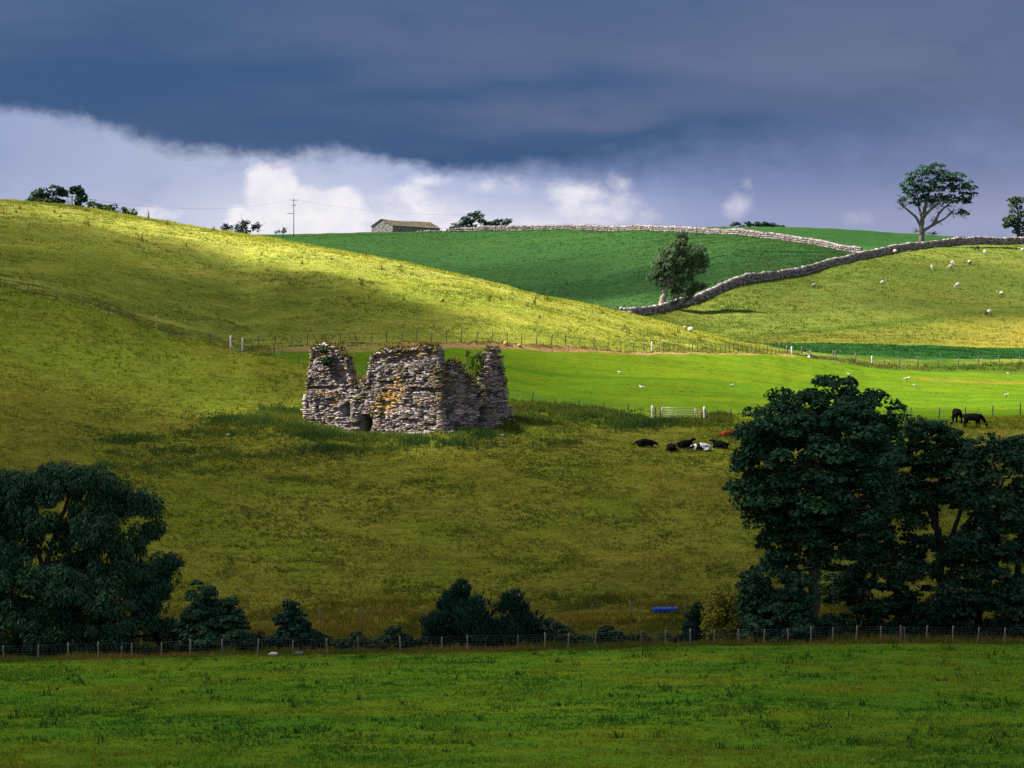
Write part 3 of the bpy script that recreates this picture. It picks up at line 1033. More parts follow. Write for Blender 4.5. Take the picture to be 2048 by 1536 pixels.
def ruin_wall(tops, u, nrm, holes, thick, seed, lichen, gaps, depthf):
    prof = [face_coord(a, b, u) for a, b in tops]
    s_arr = np.array([p[0] for p in prof])
    z_arr = np.array([p[1] for p in prof])
    o = np.argsort(s_arr)
    s_arr, z_arr = s_arr[o], z_arr[o]
    S0, S1 = s_arr[0], s_arr[-1]
    hol = []
    for (a, b, c, d) in holes:
        p0, p1 = face_coord(a, d, u), face_coord(b, c, u)
        hol.append((min(p0[0], p1[0]), max(p0[0], p1[0]), min(p0[1], p1[1]), max(p0[1], p1[1])))
    gp = []
    for (a, b, c, d, dep) in gaps:
        p0, p1 = face_coord(a, d, u), face_coord(b, c, u)
        gp.append((min(p0[0], p1[0]), max(p0[0], p1[0]), min(p0[1], p1[1]), max(p0[1], p1[1]), dep))
    li = []
    for (a, b, ra, rb, colr, pr) in lichen:
        c0 = face_coord(a, b, u)
        li.append((c0[0], c0[1], ra / PPM, rb / PPM, np.array(colr), pr))
    top = lambda s: float(np.interp(s, s_arr, z_arr))

    def in_hole(s, z):
        for (a, b, c, d) in hol:
            if a < s < b and c < z < d:
                if d - z < (b - a) * 0.4:         # arched head
                    m = (a + b) / 2
                    if ((s - m) / ((b - a) / 2)) ** 2 + ((z - (d - (b - a) * .4)) / ((b - a) * .4)) ** 2 > 1:
                        return False
                return True
        return False

    def push(s, z):
        e = depthf(s, z)
        for (a, b, c, d, dep) in gp:
            if a < s < b and c < z < d:
                e += dep
        return e
    rot0 = np.stack([u, nrm, np.array([0, 0, 1.0])], 1)
    g0 = np.array([0.0, 0.0, 0.0])
    ground = lambda s: float(GZ([corner[0] + u[0] * s], [corner[1] + u[1] * s])[0]) - corner[2]
    cs = 0.28
    s = max(S0, 0.42)
    while s < S1:
        zb = ground(s) - 0.5
        zt = top(s + cs / 2)
        z = zb
        while z < zt - 0.12:
            h = min(cs, zt - 0.1 - z)
            hole = in_hole(s + cs / 2, z + h / 2)
            front = 2.3 if hole else (0.07 + max(-.05, push(s + cs / 2, z + h / 2)))
            tk = thick if z < 2.7 else 0.95
            front = min(front, tk - 0.2)
            ctr = u * (s + cs / 2) - nrm * (front + tk) / 2 + np.array([0, 0, z + h / 2])
            core_m.put(box_v(ctr, (cs / 2 + .004, (tk - front) / 2, h / 2 + .004), rot0, 0.0), BOXF, (0.025, 0.022, 0.02) if hole else np.array((0.19, 0.175, 0.165)) * rng.uniform(.6, 1.25))  # inside of openings painted near black, their shade put into the colour
            z += cs
        s += cs

    def colour(s, z):
        c = stone_colour() * np.array((.98, .93, .90)) * (0.92 + 0.42 * float(vnoise([s * 1.0 + 11], [z * 1.7], 1.3)[0])) * (0.95 + .35 * float(vnoise([s + 55], [z * 3.0], .6)[0]))
        if float(vnoise([s + 90], [z + 33], 1.5)[0]) > .34 and rng.random() < .5:
            c = np.array((0.20, 0.165, 0.085)) * rng.uniform(.6, 1.2)
        for (a, b, ra, rb, cc, pr) in li:
            r2 = ((s - a) / ra) ** 2 + ((z - b) / rb) ** 2
            if r2 < 1.3 and rng.random() < pr * math.exp(-r2 * 0.7):
                return cc * rng.uniform(0.7, 1.2)
        if rng.random() < 0.06:
            return np.array((0.30, 0.21, 0.10)) * rng.uniform(.6, 1.1)
        if rng.random() < 0.05:
            return np.array((0.13, 0.14, 0.06)) * rng.uniform(.6, 1.1)
        return c
    # courses of rubble on the outer face
    z = -1.2
    while z < z_arr.max():
        hh = rng.uniform(0.07, 0.19)
        s = S0 + rng.uniform(-0.2, 0.1)
        ragged = 0
        while s < S1:
            zz0 = z + 0.05 * math.sin(s * 1.1 + z)
            w = rng.uniform(0.22, 0.85) * (1.2 if hh > 0.14 else 0.9)
            sc_, zc_ = s + w / 2, zz0 + hh / 2
            nearh = any(a - .1 < s + w and s < b + .1 and c_ < zc_ < d__ + .1 for (a, b, c_, d__) in hol)
            if nearh and not in_hole(sc_, zc_):
                w = min(w, .3)
                sc_ = s + w / 2
            if zc_ < top(sc_) - 0.02 + 0.08 * rng.random() and zc_ > ground(sc_) - 0.3 and not in_hole(sc_, zc_) and not in_hole(sc_ - w * .3, zc_) and not in_hole(sc_ + w * .3, zc_) and rng.random() > 0.05:
                e = push(sc_, zc_) + rng.uniform(-0.07, 0.09)
                tl = rng.normal(0, 0.035)
                uu = u * math.cos(tl) + np.array([0, 0, 1]) * math.sin(tl)
                yaw = rng.normal(0, 0.12)
                uu = uu * math.cos(yaw) + nrm * math.sin(yaw)
                n2 = np.cross(np.array([0, 0, 1.0]), uu)
                n2 = n2 / np.linalg.norm(n2) * (1 if n2 @ nrm > 0 else -1)
                rot = np.stack([uu, -n2, np.cross(uu, -n2)], 1)
                ctr = u * sc_ - nrm * (e + 0.20) + np.array([0, 0, zc_])
                stones.append((w * hh, stone(ctr, (w * 0.485, 0.32, hh * 0.47), rot, 0.13, 0.10), colour(sc_, zc_)))
            s += w * 1.01
        z += hh * 1.02
    # loose stones on the broken top and on the ends, through the thickness of the wall
    s = S0
    while s < S1:
        t0 = top(s)
        gy = -0.1
        while gy < 0.95:
            if rng.random() < 0.85:
                w, d_, h = rng.uniform(.2, .5), rng.uniform(.2, .45), rng.uniform(.05, .12)
                a = rng.uniform(-.7, .7)
                rz = np.array([[math.cos(a), -math.sin(a), 0], [math.sin(a), math.cos(a), 0], [0, 0, 1]])
                ctr = u * s - nrm * gy + np.array([0, 0, t0 - 0.06 + rng.uniform(-.16, .18)])
                stones.append((w * h * 0.9, stone(ctr, (w / 2, d_ / 2, h), rz @ rot0, .25), colour(s, t0)))
                if rng.random() < 0.8:
                    cap_pts.append((ctr, s, t0))
            gy += rng.uniform(.25, .5)
        # where the profile steps, face the exposed side of the wall
        t1 = top(s + 0.3)
        if abs(t1 - t0) > 0.5:
            z = min(t0, t1)
            while z < max(t0, t1):
                gy = 0.1
                while gy < 0.9:
                    w, d_, h = rng.uniform(.15, .4), rng.uniform(.3, .6), rng.uniform(.05, .10)
                    ctr = u * (s + 0.15 + rng.uniform(-.12, .12)) - nrm * gy + np.array([0, 0, z])
                    stones.append((w * h * .6, stone(ctr, (w / 2, d_ / 2, h), rot0, .25), colour(s, z)))
                    gy += d_ * 0.95
                z += 0.17
        s += 0.3
    return top, S0, S1


def f_depth(s, z):
    e = 0.20 * float(vnoise([s], [z * 1.5], 1.6)[0]) + 0.14 * float(vnoise([s + 30], [z * 2.0], 0.7)[0])
    e += 0.18 if z > 4.6 else 0.0                       # the upper wall is set back above a ledge
    e -= 0.25 * max(0, 1.3 - z) * 0.5                   # battered foot
    return e


OCH = (0.42, 0.26, 0.085)
TAN = (0.38, 0.27, 0.13)
MOSS = (0.12, 0.13, 0.04)
ruin_wall(F_TOP, fu, fn, F_HOLES, 2.6, 1,
          [(785, 792, 36, 20, OCH, .9), (774, 817, 24, 16, OCH, .65), (795, 770, 12, 10, (0.5, .26, .12), .7), (650, 786, 26, 5, (0.45, .30, .17), .8), (668, 800, 9, 16, (0.36, .23, .08), .6),
           (725, 790, 18, 18, MOSS, .5), (835, 800, 14, 6, OCH, .6), (672, 738, 14, 8, TAN, .6), (640, 712, 16, 14, TAN, .5), (785, 708, 40, 6, TAN, .6), (840, 705, 30, 12, TAN, .6), (620, 815, 8, 10, (.45, .3, .14), .4), (760, 735, 15, 10, (.5, .46, .5), .4)],
          [(822, 884, 774, 785, 0.55), (648, 680, 771, 781, 0.5), (622, 650, 772, 778, 0.35), (756, 790, 762, 776, 0.35), (632, 672, 740, 744, 0.35), (690, 722, 845, 856, 0.4), (852, 884, 846, 852, 0.4), (838, 860, 812, 838, 0.22)], f_depth)
ruin_wall(R_TOP, ru, rn, R_HOLES, 2.2, 2,
          [(905, 772, 12, 4, MOSS, .7), (916, 752, 14, 14, MOSS, .35), (880, 775, 8, 6, TAN, .7), (1000, 728, 8, 5, TAN, .8), (1000, 780, 10, 12, TAN, .6), (908, 800, 6, 6, (.4, .26, .08), .6), (985, 790, 12, 6, (.4, .36, .3), .5)],
          [(952, 1000, 783, 795, 0.5), (950, 962, 796, 812, 0.3)], lambda s, z: 0.2 * float(vnoise([s + 70], [z], 1.4)[0]) + 0.16 * float(vnoise([s + 30], [z], 0.6)[0]) + (0.2 if z > 4.3 else 0))
# rear walls of the shell, lower and broken
for (a, b, hgt) in [((fu * 16.0, fu * 16.0 + ru * 8.5, 3.4)), ((ru * 10.5, ru * 10.5 + fu * 14.0, 1.6))]:
    n_ = 36
    for i in range(n_):
        q = a + (b - a) * (i + .5) / n_
        g = float(GZ([corner[0] + q[0]], [corner[1] + q[1]])[0]) - corner[2]
        h = hgt * (0.75 + 0.35 * float(vnoise([i * 1.0], [hgt * 10], 4.0)[0]))
        e = (b - a) / np.linalg.norm(b - a)
        rot = np.stack([e, np.cross(np.array([0, 0, 1.0]), e), np.array([0, 0, 1.0])], 1)
        core_m.put(box_v(q + np.array([0, 0, g + h / 2 - .3]), (np.linalg.norm(b - a) / n_ / 2 + .01, 0.55, h / 2 + .3), rot), BOXF, (0.17, 0.16, 0.15))
        z = g
        while z < g + h + .1:
            for sd in (-1, 1):
                w, hh = rng.uniform(.25, .6), rng.uniform(.12, .22)
                c_ = q + rot[:, 1] * sd * 0.6 + e * rng.uniform(-.2, .2) + np.array([0, 0, z])
                rubble_m.put(stone(c_, (w / 2, .2, hh / 2), rot), BOXF, stone_colour())
            z += .2
stones.sort(key=lambda s_: -s_[0])
core_m.build('wall_core', M_STONE, ruin)
for area, v, c in stones[:290]:
    ctr = v.mean(0)
    me = mesh_np('stone', v - ctr, BOXF, M_STONE, np.tile(c, (8, 1)))
    link('stone', me, ruin, ctr)
for area, v, c in stones[290:]:
    rubble_m.put(v, BOXF, c)
# fallen stones at the foot
for k_ in range(110):
    s = rng.uniform(-1, 17)
    if 6.5 < s < 10.5:
        continue
    q = fu * s + fn * rng.uniform(0.3, 2.2) if rng.random() < .7 else ru * rng.uniform(0, 11) + rn * rng.uniform(.3, 1.6)
    g = float(GZ([corner[0] + q[0]], [corner[1] + q[1]])[0]) - corner[2]
    a = rng.uniform(0, 6.28)
    rz = np.array([[math.cos(a), -math.sin(a), 0], [math.sin(a), math.cos(a), 0], [0, 0, 1]])
    rubble_m.put(stone(q + np.array([0, 0, g + .05]), (rng.uniform(.1, .35), rng.uniform(.1, .3), rng.uniform(.06, .18)), rz), BOXF, stone_colour())
tag(rubble_m.build('rubble', M_STONE, ruin), kind='stuff')

# ------------------------------------------------------------------ leaves, twigs, trees
def unit(v):
    return v / (np.linalg.norm(v, axis=-1, keepdims=True) + 1e-9)


def leaf_cloud(cl, rad, per, size, cols, flat=0.75, up=0.6, aspect=1.5, direction=None, dirw=0.0, shell=(0.45, 1.0), half=False, r=None):
    """clumps cl (n,3) with radii; per leaves each -> V, F, C"""
    g = r or rng
    n = len(cl)
    tot = n * per
    ci = np.repeat(np.arange(n), per)
    dr = unit(g.normal(size=(tot, 3)))
    if half:
        dr[:, 2] = np.abs(dr[:, 2]) * 0.9 - 0.15
        dr = unit(dr)
    rr = g.uniform(shell[0], shell[1], tot) ** 0.6
    pos = cl[ci] + dr * (rad[ci] * rr)[:, None] * np.array([1, 1, flat])
    nr = unit(dr * 0.7 + np.array([0, 0, up]) + g.normal(size=(tot, 3)) * 0.5)
    tg = g.normal(size=(tot, 3))
    if direction is not None:
        d_ = direction(pos, cl[ci]) if callable(direction) else np.asarray(direction)
        tg = tg * (1 - dirw) + d_ * dirw * 1.7
        tg = unit(tg)
        nr = nr - (nr * tg).sum(1)[:, None] * tg
        nr = unit(nr)
    else:
        tg = unit(tg - (tg * nr).sum(1)[:, None] * nr)
    bt = np.cross(nr, tg)
    sz = size * g.uniform(0.6, 1.35, tot)
    a = (sz * 0.5 * aspect)[:, None]
    b = (sz * 0.5)[:, None]
    V_ = np.empty((tot, 4, 3))
    V_[:, 0] = pos - tg * a
    V_[:, 1] = pos + bt * b * 0.9 - nr * b * .15
    V_[:, 2] = pos + tg * a
    V_[:, 3] = pos - bt * b * 0.9 - nr * b * .15
    F = np.arange(tot * 4).reshape(tot, 4)
    cols = np.asarray(cols, float)
    tint = g.uniform(0, 1, n)[ci] * 0.6 + g.uniform(0, 1, tot) * 0.4
    c = cols[0] * (1 - tint[:, None]) + cols[1] * tint[:, None]
    c = c * g.uniform(0.75, 1.25, (tot, 1))
    return V_.reshape(-1, 3), F, np.repeat(c, 4, axis=0)


def bend(a, b, sag, wob, n, g):
    t = np.linspace(0, 1, n)[:, None]
    p = a * (1 - t) + b * t
    p = p + np.array([0, 0, sag]) * (4 * t * (1 - t))
    w = np.cumsum(g.normal(size=(n, 3)), axis=0) * wob
    w = w - t * w[-1] - (1 - t) * w[0]
    return p + w


GREEN1 = [(0.010, 0.042, 0.030), (0.024, 0.078, 0.050)]


def tree(name, label, cat, base_px, d, lobes, trunk_top, trunk_r, cols=GREEN1, leaf=0.30, per=70, clump=0.85, dens=1.0, seed=1, group=None, flat=0.7, up=0.7, aspect=1.5,
         direction=None, dirw=0.0, bark=(0.06, 0.05, 0.04), stems=None, half=False, bare=(), twig_r=0.035, sink=0.3, depth=1.0, limb_sag=0.5, dz=0.0, fill=0.55, twig_every=1, wob=0.10, extra=None, shell=(0.45, 1.0), limb_k=1.0):
    """lobes: (px, py, rx, ry[, depth offset in m]) as seen from the camera at distance d; everything is built round them in metres"""
    g = np.random.default_rng(seed)
    b = P(base_px, d, dz)
    root = empty(name, b)
    tag(root, label, cat, group)
    B = np.array(b)
    m = d / FPX
    to = lambda px, py, dy=0.0: np.array([(px - 1024) * m, d + dy, (768 - py) * m]) - B
    wood, leaves = MB(), MB()
    # trunk(s)
    if stems is None:
        stems = [[(base_px, None), trunk_top]]
    spts = []
    for si_, st_ in enumerate(stems):
        pts_ = []
        for q in st_:
            pts_.append(np.array([0, 0, -sink]) + (np.array([(q[0] - base_px) * m, 0, 0])) if q[1] is None else to(q[0], q[1], q[2] if len(q) > 2 else 0.0))
        pts_ = np.array(pts_)
        tq = np.linspace(0, len(pts_) - 1, 6 * len(pts_))
        path = np.stack([pchip1(np.arange(len(pts_)), pts_[:, k], tq) for k in range(3)], 1)
        L_ = np.linalg.norm(pts_[-1] - pts_[0])
        path[1:-1] += g.normal(size=(len(path) - 2, 3)) * 0.005 * L_ * np.array([1, 1, 0.3])
        rr = trunk_r * (1.0 if si_ == 0 or st_[0][1] is None else 0.55) * np.linspace(1.0, 0.35, len(path))
        rr[0] *= 1.45
        v, f = tube(path, rr, 8)
        wood.put(v, f, np.array(bark) * g.uniform(.8, 1.2))
        spts += [(p, r_) for p, r_ in zip(path, rr)]
    SP = np.array([p for p, _ in spts])
    SR = np.array([r_ for _, r_ in spts])
    CL, CR = [], []
    allb = list(lobes) + [tuple(x) + (0,) * (5 - len(x)) + ('bare',) for x in bare]
    for lb in allb:
        is_bare = len(lb) > 5
        px, py, rx, ry = lb[:4]
        dy = lb[4] if len(lb) > 4 else 0.0
        c = to(px, py, dy)
        Rx, Rz = rx * m, ry * m
        Ry = (Rx + Rz) / 2 * depth
        # limb from a lower point of the stem
        cost = np.linalg.norm(SP - c, axis=1) + np.maximum(0, SP[:, 2] - c[2] + Rz * 0.2) * 2.0
        j = int(np.argmin(cost))
        lp = bend(SP[j], c, limb_sag * g.uniform(-.4, 1.0) * min(1.0, np.linalg.norm(c - SP[j]) / 4), wob, 9, g)
        r0 = limb_k * min(SR[j] * 0.7, 0.03 + 0.03 * np.linalg.norm(c - SP[j]) + 0.02 * Rx)
        v, f = tube(lp, np.linspace(r0, r0 * 0.35, 9), 6)
        wood.put(v, f, np.array(bark) * g.uniform(.8, 1.2))
        nc = max(4, int(dens * 1.9 * (Rx * Rz * 1.0 + (Rx + Rz) * 0.5) / (clump * clump)))
        if is_bare:
            nc = max(10, int(Rx * Rz * 3.4))
        dr = unit(g.normal(size=(nc, 3)))
        rr = np.where(g.random(nc) < fill, g.uniform(.80, 1.0, nc), g.uniform(.25, .85, nc))
        cl = c + dr * rr[:, None] * np.array([Rx, Ry, Rz])
        # twigs
        for k in range(0, nc, twig_every):
            kk = int(np.argmin(np.linalg.norm(lp[3:] - cl[k], axis=1))) + 3
            kk = max(3, min(kk, 8) - 1)
            tp = bend(lp[kk], cl[k], 0.1 * g.uniform(-1, 1), wob * 0.6, 5, g)
            v, f = tube(tp, np.linspace(twig_r, twig_r * .3, 5), 4, False)
            wood.put(v, f, np.array(bark) * g.uniform(.8, 1.3))
            if is_bare:
                for _ in range(3):
                    e = cl[k] + (cl[k] - c) * g.uniform(.1, .35) + g.normal(size=3) * 0.28 * Rx
                    tp2 = bend(tp[2], e, 0.1 * g.uniform(-1, 1), wob * 0.5, 5, g)
                    v, f = tube(tp2, np.linspace(twig_r * .55, twig_r * .25, 5), 4, False)
                    wood.put(v, f, np.array(bark) * g.uniform(.8, 1.3))
        if not is_bare:
            CL.append(cl)
            CR.append(clump * g.uniform(.6, 1.25, nc))
    if CL:
        v, f, c = leaf_cloud(np.concatenate(CL), np.concatenate(CR), per, leaf, cols, flat, up, aspect, direction, dirw, shell, half, g)
        z0 = v[:, 2].reshape(-1, 4).min(1)
        gz = GZ(v[::4, 0] + B[0], v[::4, 1] + B[1]) - B[2]
        keep = z0 > gz - 0.05
        v = v.reshape(-1, 4, 3)[keep].reshape(-1, 3)
        c = c.reshape(-1, 4, 3)[keep].reshape(-1, 3)
        f = np.arange(len(v)).reshape(-1, 4)
        leaves.put(v, f, c)
        leaves.build('crown', M_LEAF, root)
    wood.build('trunk', M_BARK, root, True)
    return root


DARK = [(0.011, 0.050, 0.023), (0.030, 0.094, 0.040)]
# the big sycamore on the right and its neighbours
SYC = [(1680, 795, 85, 36), (1600, 815, 70, 38, 1), (1745, 835, 55, 42), (1550, 860, 68, 46, -1), (1660, 865, 95, 50, -2), (1765, 850, 32, 34, 1), (1520, 915, 50, 40), (1620, 930, 90, 48, -3), (1720, 925, 78, 48, -2),
       (1505, 985, 38, 36), (1575, 1000, 78, 46, -2), (1680, 1005, 95, 52, -3), (1595, 1062, 86, 42, -1), (1710, 1065, 66, 44, -1), (1540, 1030, 42, 32, 0), (1555, 1092, 44, 24, 0), (1650, 1110, 70, 34, 0), (1690, 830, 60, 40, 3), (1490, 945, 26, 26, 0), (1560, 1130, 40, 26), (1600, 880, 90, 50, 2), (1650, 960, 110, 50, 2), (1640, 1050, 100, 46, 2), (1760, 890, 40, 36, 0), (1500, 870, 26, 28), (1740, 985, 50, 36, 1)]
tree('sycamore_tree', 'largest dark round headed sycamore, tall trunk behind the wire fence', 'tree', 1632, 206, SYC, (1660, 900), 0.42, DARK, leaf=0.25, per=110, clump=0.95, dens=1.9, seed=11, flat=0.8,
     stems=[[(1632, None), (1628, 1180), (1640, 1080), (1655, 960), (1668, 850)], [(1638, 1090), (1610, 1020), (1560, 940)], [(1648, 1010), (1700, 930), (1735, 870)]], half=True, up=0.9, fill=.7, bark=(0.075, 0.068, 0.06))
tree('sycamore_tree', 'open dark sycamore with forked bare limbs, right of the largest round sycamore', 'tree', 1880, 214,
     [(1835, 872, 56, 32), (1895, 888, 52, 32, 1), (1790, 925, 46, 42, 1), (1870, 935, 60, 30), (1940, 925, 36, 30, 1), (1775, 1000, 44, 42), (1745, 1110, 50, 44), (1760, 1060, 36, 36), (1810, 985, 40, 30), (1935, 990, 34, 40), (1850, 1000, 30, 22), (1960, 1060, 46, 44), (1800, 1130, 54, 38), (1830, 920, 50, 32), (1740, 960, 40, 34), (1900, 1100, 36, 30), (1925, 900, 34, 26), (1848, 978, 40, 26), (1822, 1045, 34, 26), (1905, 985, 30, 26), (1838, 1090, 34, 24)],
     (1880, 930), 0.36, DARK, leaf=0.25, per=90, clump=0.85, dens=1.7, seed=12,
     stems=[[(1880, None), (1882, 1100), (1868, 1030), (1885, 960), (1900, 900)], [(1872, 1050), (1845, 990), (1825, 900)], [(1884, 1120), (1925, 1010), (1940, 940)], [(1800, None), (1790, 1130), (1770, 1040), (1775, 985)]], half=True, up=0.9, bark=(0.05, 0.045, 0.04))
tree('broadleaf_tree', 'dense dark broadleaf tree cut by the right edge of the view, with low leaning stems', 'tree', 1975, 209,
     [(1990, 912, 55, 36), (2040, 930, 60, 52), (1955, 965, 46, 42, 1), (2005, 1010, 76, 58, -2), (2060, 1080, 70, 78, -1), (1965, 1105, 78, 52, -2), (1905, 1140, 50, 42), (1950, 1190, 88, 54, -2), (2030, 1220, 80, 66, -2), (1895, 1222, 62, 46, -1), (2070, 1000, 50, 50), (2090, 1240, 70, 50), (1990, 1262, 70, 36, -1)],
     (1990, 1000), 0.40, [(0.010, 0.044, 0.023), (0.026, 0.078, 0.038)], leaf=0.25, per=100, clump=0.95, dens=1.8, seed=13,
     stems=[[(1975, None), (1955, 1240), (1985, 1120), (2000, 980)], [(1985, None), (2030, 1180), (2050, 1000)]], half=True, up=0.8, bark=(0.045, 0.04, 0.036))
tree('shrub', 'dark rounded evergreen shrub at the foot of the large sycamore', 'shrub', 1545, 203,
     [(1508, 1165, 30, 32), (1540, 1215, 56, 52), (1590, 1190, 50, 46, 1), (1560, 1262, 70, 36, -1), (1625, 1258, 46, 40, 1), (1505, 1245, 24, 40), (1500, 1200, 20, 30)], (1550, 1200), 0.14, [(0.010, 0.044, 0.023), (0.026, 0.078, 0.038)],
     leaf=0.22, per=80, clump=0.6, dens=1.8, seed=14, half=True)
tree('shrub', 'low dark undergrowth shrub between the trunks of the two big sycamores', 'shrub', 1745, 211,
     [(1700, 1190, 46, 50), (1760, 1215, 60, 50), (1690, 1260, 56, 34), (1820, 1215, 56, 44), (1780, 1265, 70, 28), (1850, 1262, 46, 26), (1720, 1150, 40, 36), (1830, 1160, 50, 36), (1690, 1180, 50, 40, 2), (1900, 1270, 50, 22), (1650, 1275, 40, 18)], (1750, 1220), 0.14, [(0.010, 0.044, 0.023), (0.026, 0.078, 0.038)],
     leaf=0.22, per=66, clump=0.62, dens=1.3, seed=15, half=True)
# left edge
drp = lambda p, c: unit((p - c) * 0.9 + np.array([0.0, 0, -0.55]))
tree('ash_tree', 'big spreading dark ash tree with drooping feathery foliage at the left edge', 'tree', 95, 210,
     [(60, 985, 70, 48), (165, 975, 88, 44), (250, 1005, 54, 34), (290, 1012, 26, 16), (25, 1055, 66, 60, 1), (140, 1070, 72, 42, 1), (235, 1095, 60, 30, -1), (300, 1065, 28, 22), (255, 1150, 76, 44, -1), (335, 1135, 26, 34), (180, 1195, 110, 44, -2), (300, 1205, 54, 42, -1),
      (95, 1245, 100, 46, -2), (235, 1262, 105, 42, -2), (330, 1270, 36, 34), (20, 1215, 56, 50, -1), (-60, 1030, 80, 90), (-60, 1190, 80, 90), (150, 1130, 40, 28, 1), (320, 1175, 30, 26), (205, 1035, 46, 24, -1), (60, 1290, 80, 24, -1), (200, 1295, 90, 22, -1), (130, 1165, 66, 34, -3), (50, 1150, 50, 30, -3), (10, 1110, 44, 34, -2), (190, 1060, 50, 26, -2), (75, 1040, 40, 26, -1), (20, 970, 50, 36), (110, 950, 50, 24)],
     (110, 1050), 0.34, [(0.010, 0.046, 0.024), (0.028, 0.088, 0.040)], leaf=0.105, per=150, clump=0.74, dens=1.75, seed=21, aspect=3.4, direction=drp, dirw=0.65, flat=0.85, up=0.4,
     stems=[[(95, None), (88, 1230), (92, 1140), (118, 1050), (140, 990)], [(90, 1200), (50, 1180), (-20, 1140)], [(92, 1150), (60, 1060), (40, 990)], [(100, 1130), (190, 1090), (240, 1020)]], bark=(0.035, 0.03, 0.026))
tree('bush', 'dark bushy evergreen with a peaked top beside the big ash', 'bush', 428, 207,
     [(402, 1205, 30, 42), (400, 1255, 45, 45), (440, 1235, 40, 36, 1), (470, 1262, 34, 42), (440, 1285, 60, 28, -1), (492, 1290, 22, 22), (372, 1280, 22, 28)], (420, 1220), 0.13, [(0.010, 0.044, 0.023), (0.026, 0.078, 0.038)], leaf=0.18, per=90, clump=0.55, dens=2.0, seed=22, half=True)
tree('bush', 'small cone shaped dark bush standing by itself behind the fence, left of the middle', 'bush', 587, 207,
     [(585, 1222, 13, 20), (584, 1250, 30, 28), (590, 1275, 42, 28), (612, 1285, 24, 20), (558, 1282, 22, 22)], (586, 1225), 0.10, [(0.007, 0.034, 0.026), (0.017, 0.058, 0.038)], leaf=0.17, per=90, clump=0.5, dens=2.0, seed=23, half=True)
spr = lambda p, c: unit((p - c) * np.array([1, 1, .3]) + np.array([0.0, 0, 0.45]))
tree('conifer', 'dark conifer with spiky upswept branches, the tallest bush in the middle of the hollow', 'conifer', 925, 207,
     [(922, 1182, 16, 24), (915, 1212, 44, 28), (955, 1222, 36, 26, -1), (900, 1248, 50, 30), (948, 1262, 52, 34, -1), (872, 1268, 30, 28), (985, 1262, 26, 26), (940, 1240, 50, 30, -1), (905, 1282, 52, 24), (970, 1285, 36, 22)], (924, 1172), 0.16, [(0.007, 0.036, 0.030), (0.018, 0.066, 0.048)], leaf=0.11, per=110, clump=0.62, dens=1.2, seed=24, aspect=4.5, direction=spr, dirw=0.8, flat=0.8)
tree('conifer', 'smaller dark conifer touching the right side of the tallest conifer', 'conifer', 1035, 206,
     [(1023, 1200, 18, 20), (1030, 1228, 34, 26), (1045, 1252, 36, 28), (1030, 1280, 46, 24), (1066, 1270, 24, 24), (1078, 1288, 24, 14), (1010, 1265, 30, 30)], (1027, 1195), 0.12, [(0.008, 0.036, 0.028), (0.020, 0.066, 0.044)], leaf=0.11, per=100, clump=0.55, dens=1.0, seed=25, aspect=4.5, direction=spr, dirw=0.75, flat=0.8)
tree('bush', 'low round dark bush at the right of the paired conifers', 'bush', 1103, 206, [(1100, 1262, 28, 24), (1095, 1285, 36, 16), (1125, 1280, 18, 20)], (1102, 1262), 0.07, [(0.009, 0.034, 0.024), (0.022, 0.062, 0.036)], leaf=0.16, per=80, clump=0.45, dens=1.0, seed=26, half=True)
tree('bush', 'small low dark bush by the fence between the conifers and the blue trough', 'bush', 1215, 206, [(1215, 1270, 24, 20), (1200, 1285, 18, 12), (1235, 1284, 16, 14)], (1215, 1268), 0.06, [(0.009, 0.034, 0.024), (0.020, 0.058, 0.034)], leaf=0.16, per=80, clump=0.42, dens=1.1, seed=27, half=True)
tree('bush', 'straggling low bramble bush just left of the tallest conifer', 'bush', 790, 207, [(760, 1285, 34, 14), (815, 1280, 34, 20), (790, 1272, 18, 16), (838, 1288, 20, 14)], (795, 1280), 0.05, [(0.010, 0.036, 0.022), (0.026, 0.066, 0.030)], leaf=0.16, per=60, clump=0.42, dens=0.9, seed=28, half=True)
tree('bush', 'straggling low bramble bush just right of the small cone shaped bush', 'bush', 690, 207, [(668, 1288, 28, 12), (705, 1284, 30, 16), (735, 1290, 22, 12)], (690, 1284), 0.05, [(0.012, 0.036, 0.018), (0.034, 0.066, 0.022)], leaf=0.16, per=55, clump=0.4, dens=0.9, seed=29, half=True)
tree('bush', 'slender dark upright bush beside the yellow green bush', 'bush', 1392, 207, [(1392, 1228, 10, 22), (1390, 1255, 18, 28), (1385, 1282, 24, 18), (1405, 1280, 20, 18)], (1391, 1225), 0.08, [(0.007, 0.034, 0.026), (0.018, 0.06, 0.04)], leaf=0.13, per=90, clump=0.42, dens=1.2, seed=30, aspect=3, direction=spr, dirw=.6)
tree('bush', 'airy yellow green bush beside the dark shrub under the large sycamore', 'bush', 1448, 205, [(1450, 1195, 34, 24), (1460, 1225, 42, 30), (1440, 1250, 36, 28), (1470, 1262, 36, 24), (1430, 1218, 18, 20)], (1452, 1200), 0.09, [(0.13, 0.14, 0.014), (0.28, 0.255, 0.02)], leaf=0.13, per=75, clump=0.62, dens=1.5, seed=31, aspect=1.4, shell=(.1, 1.0))
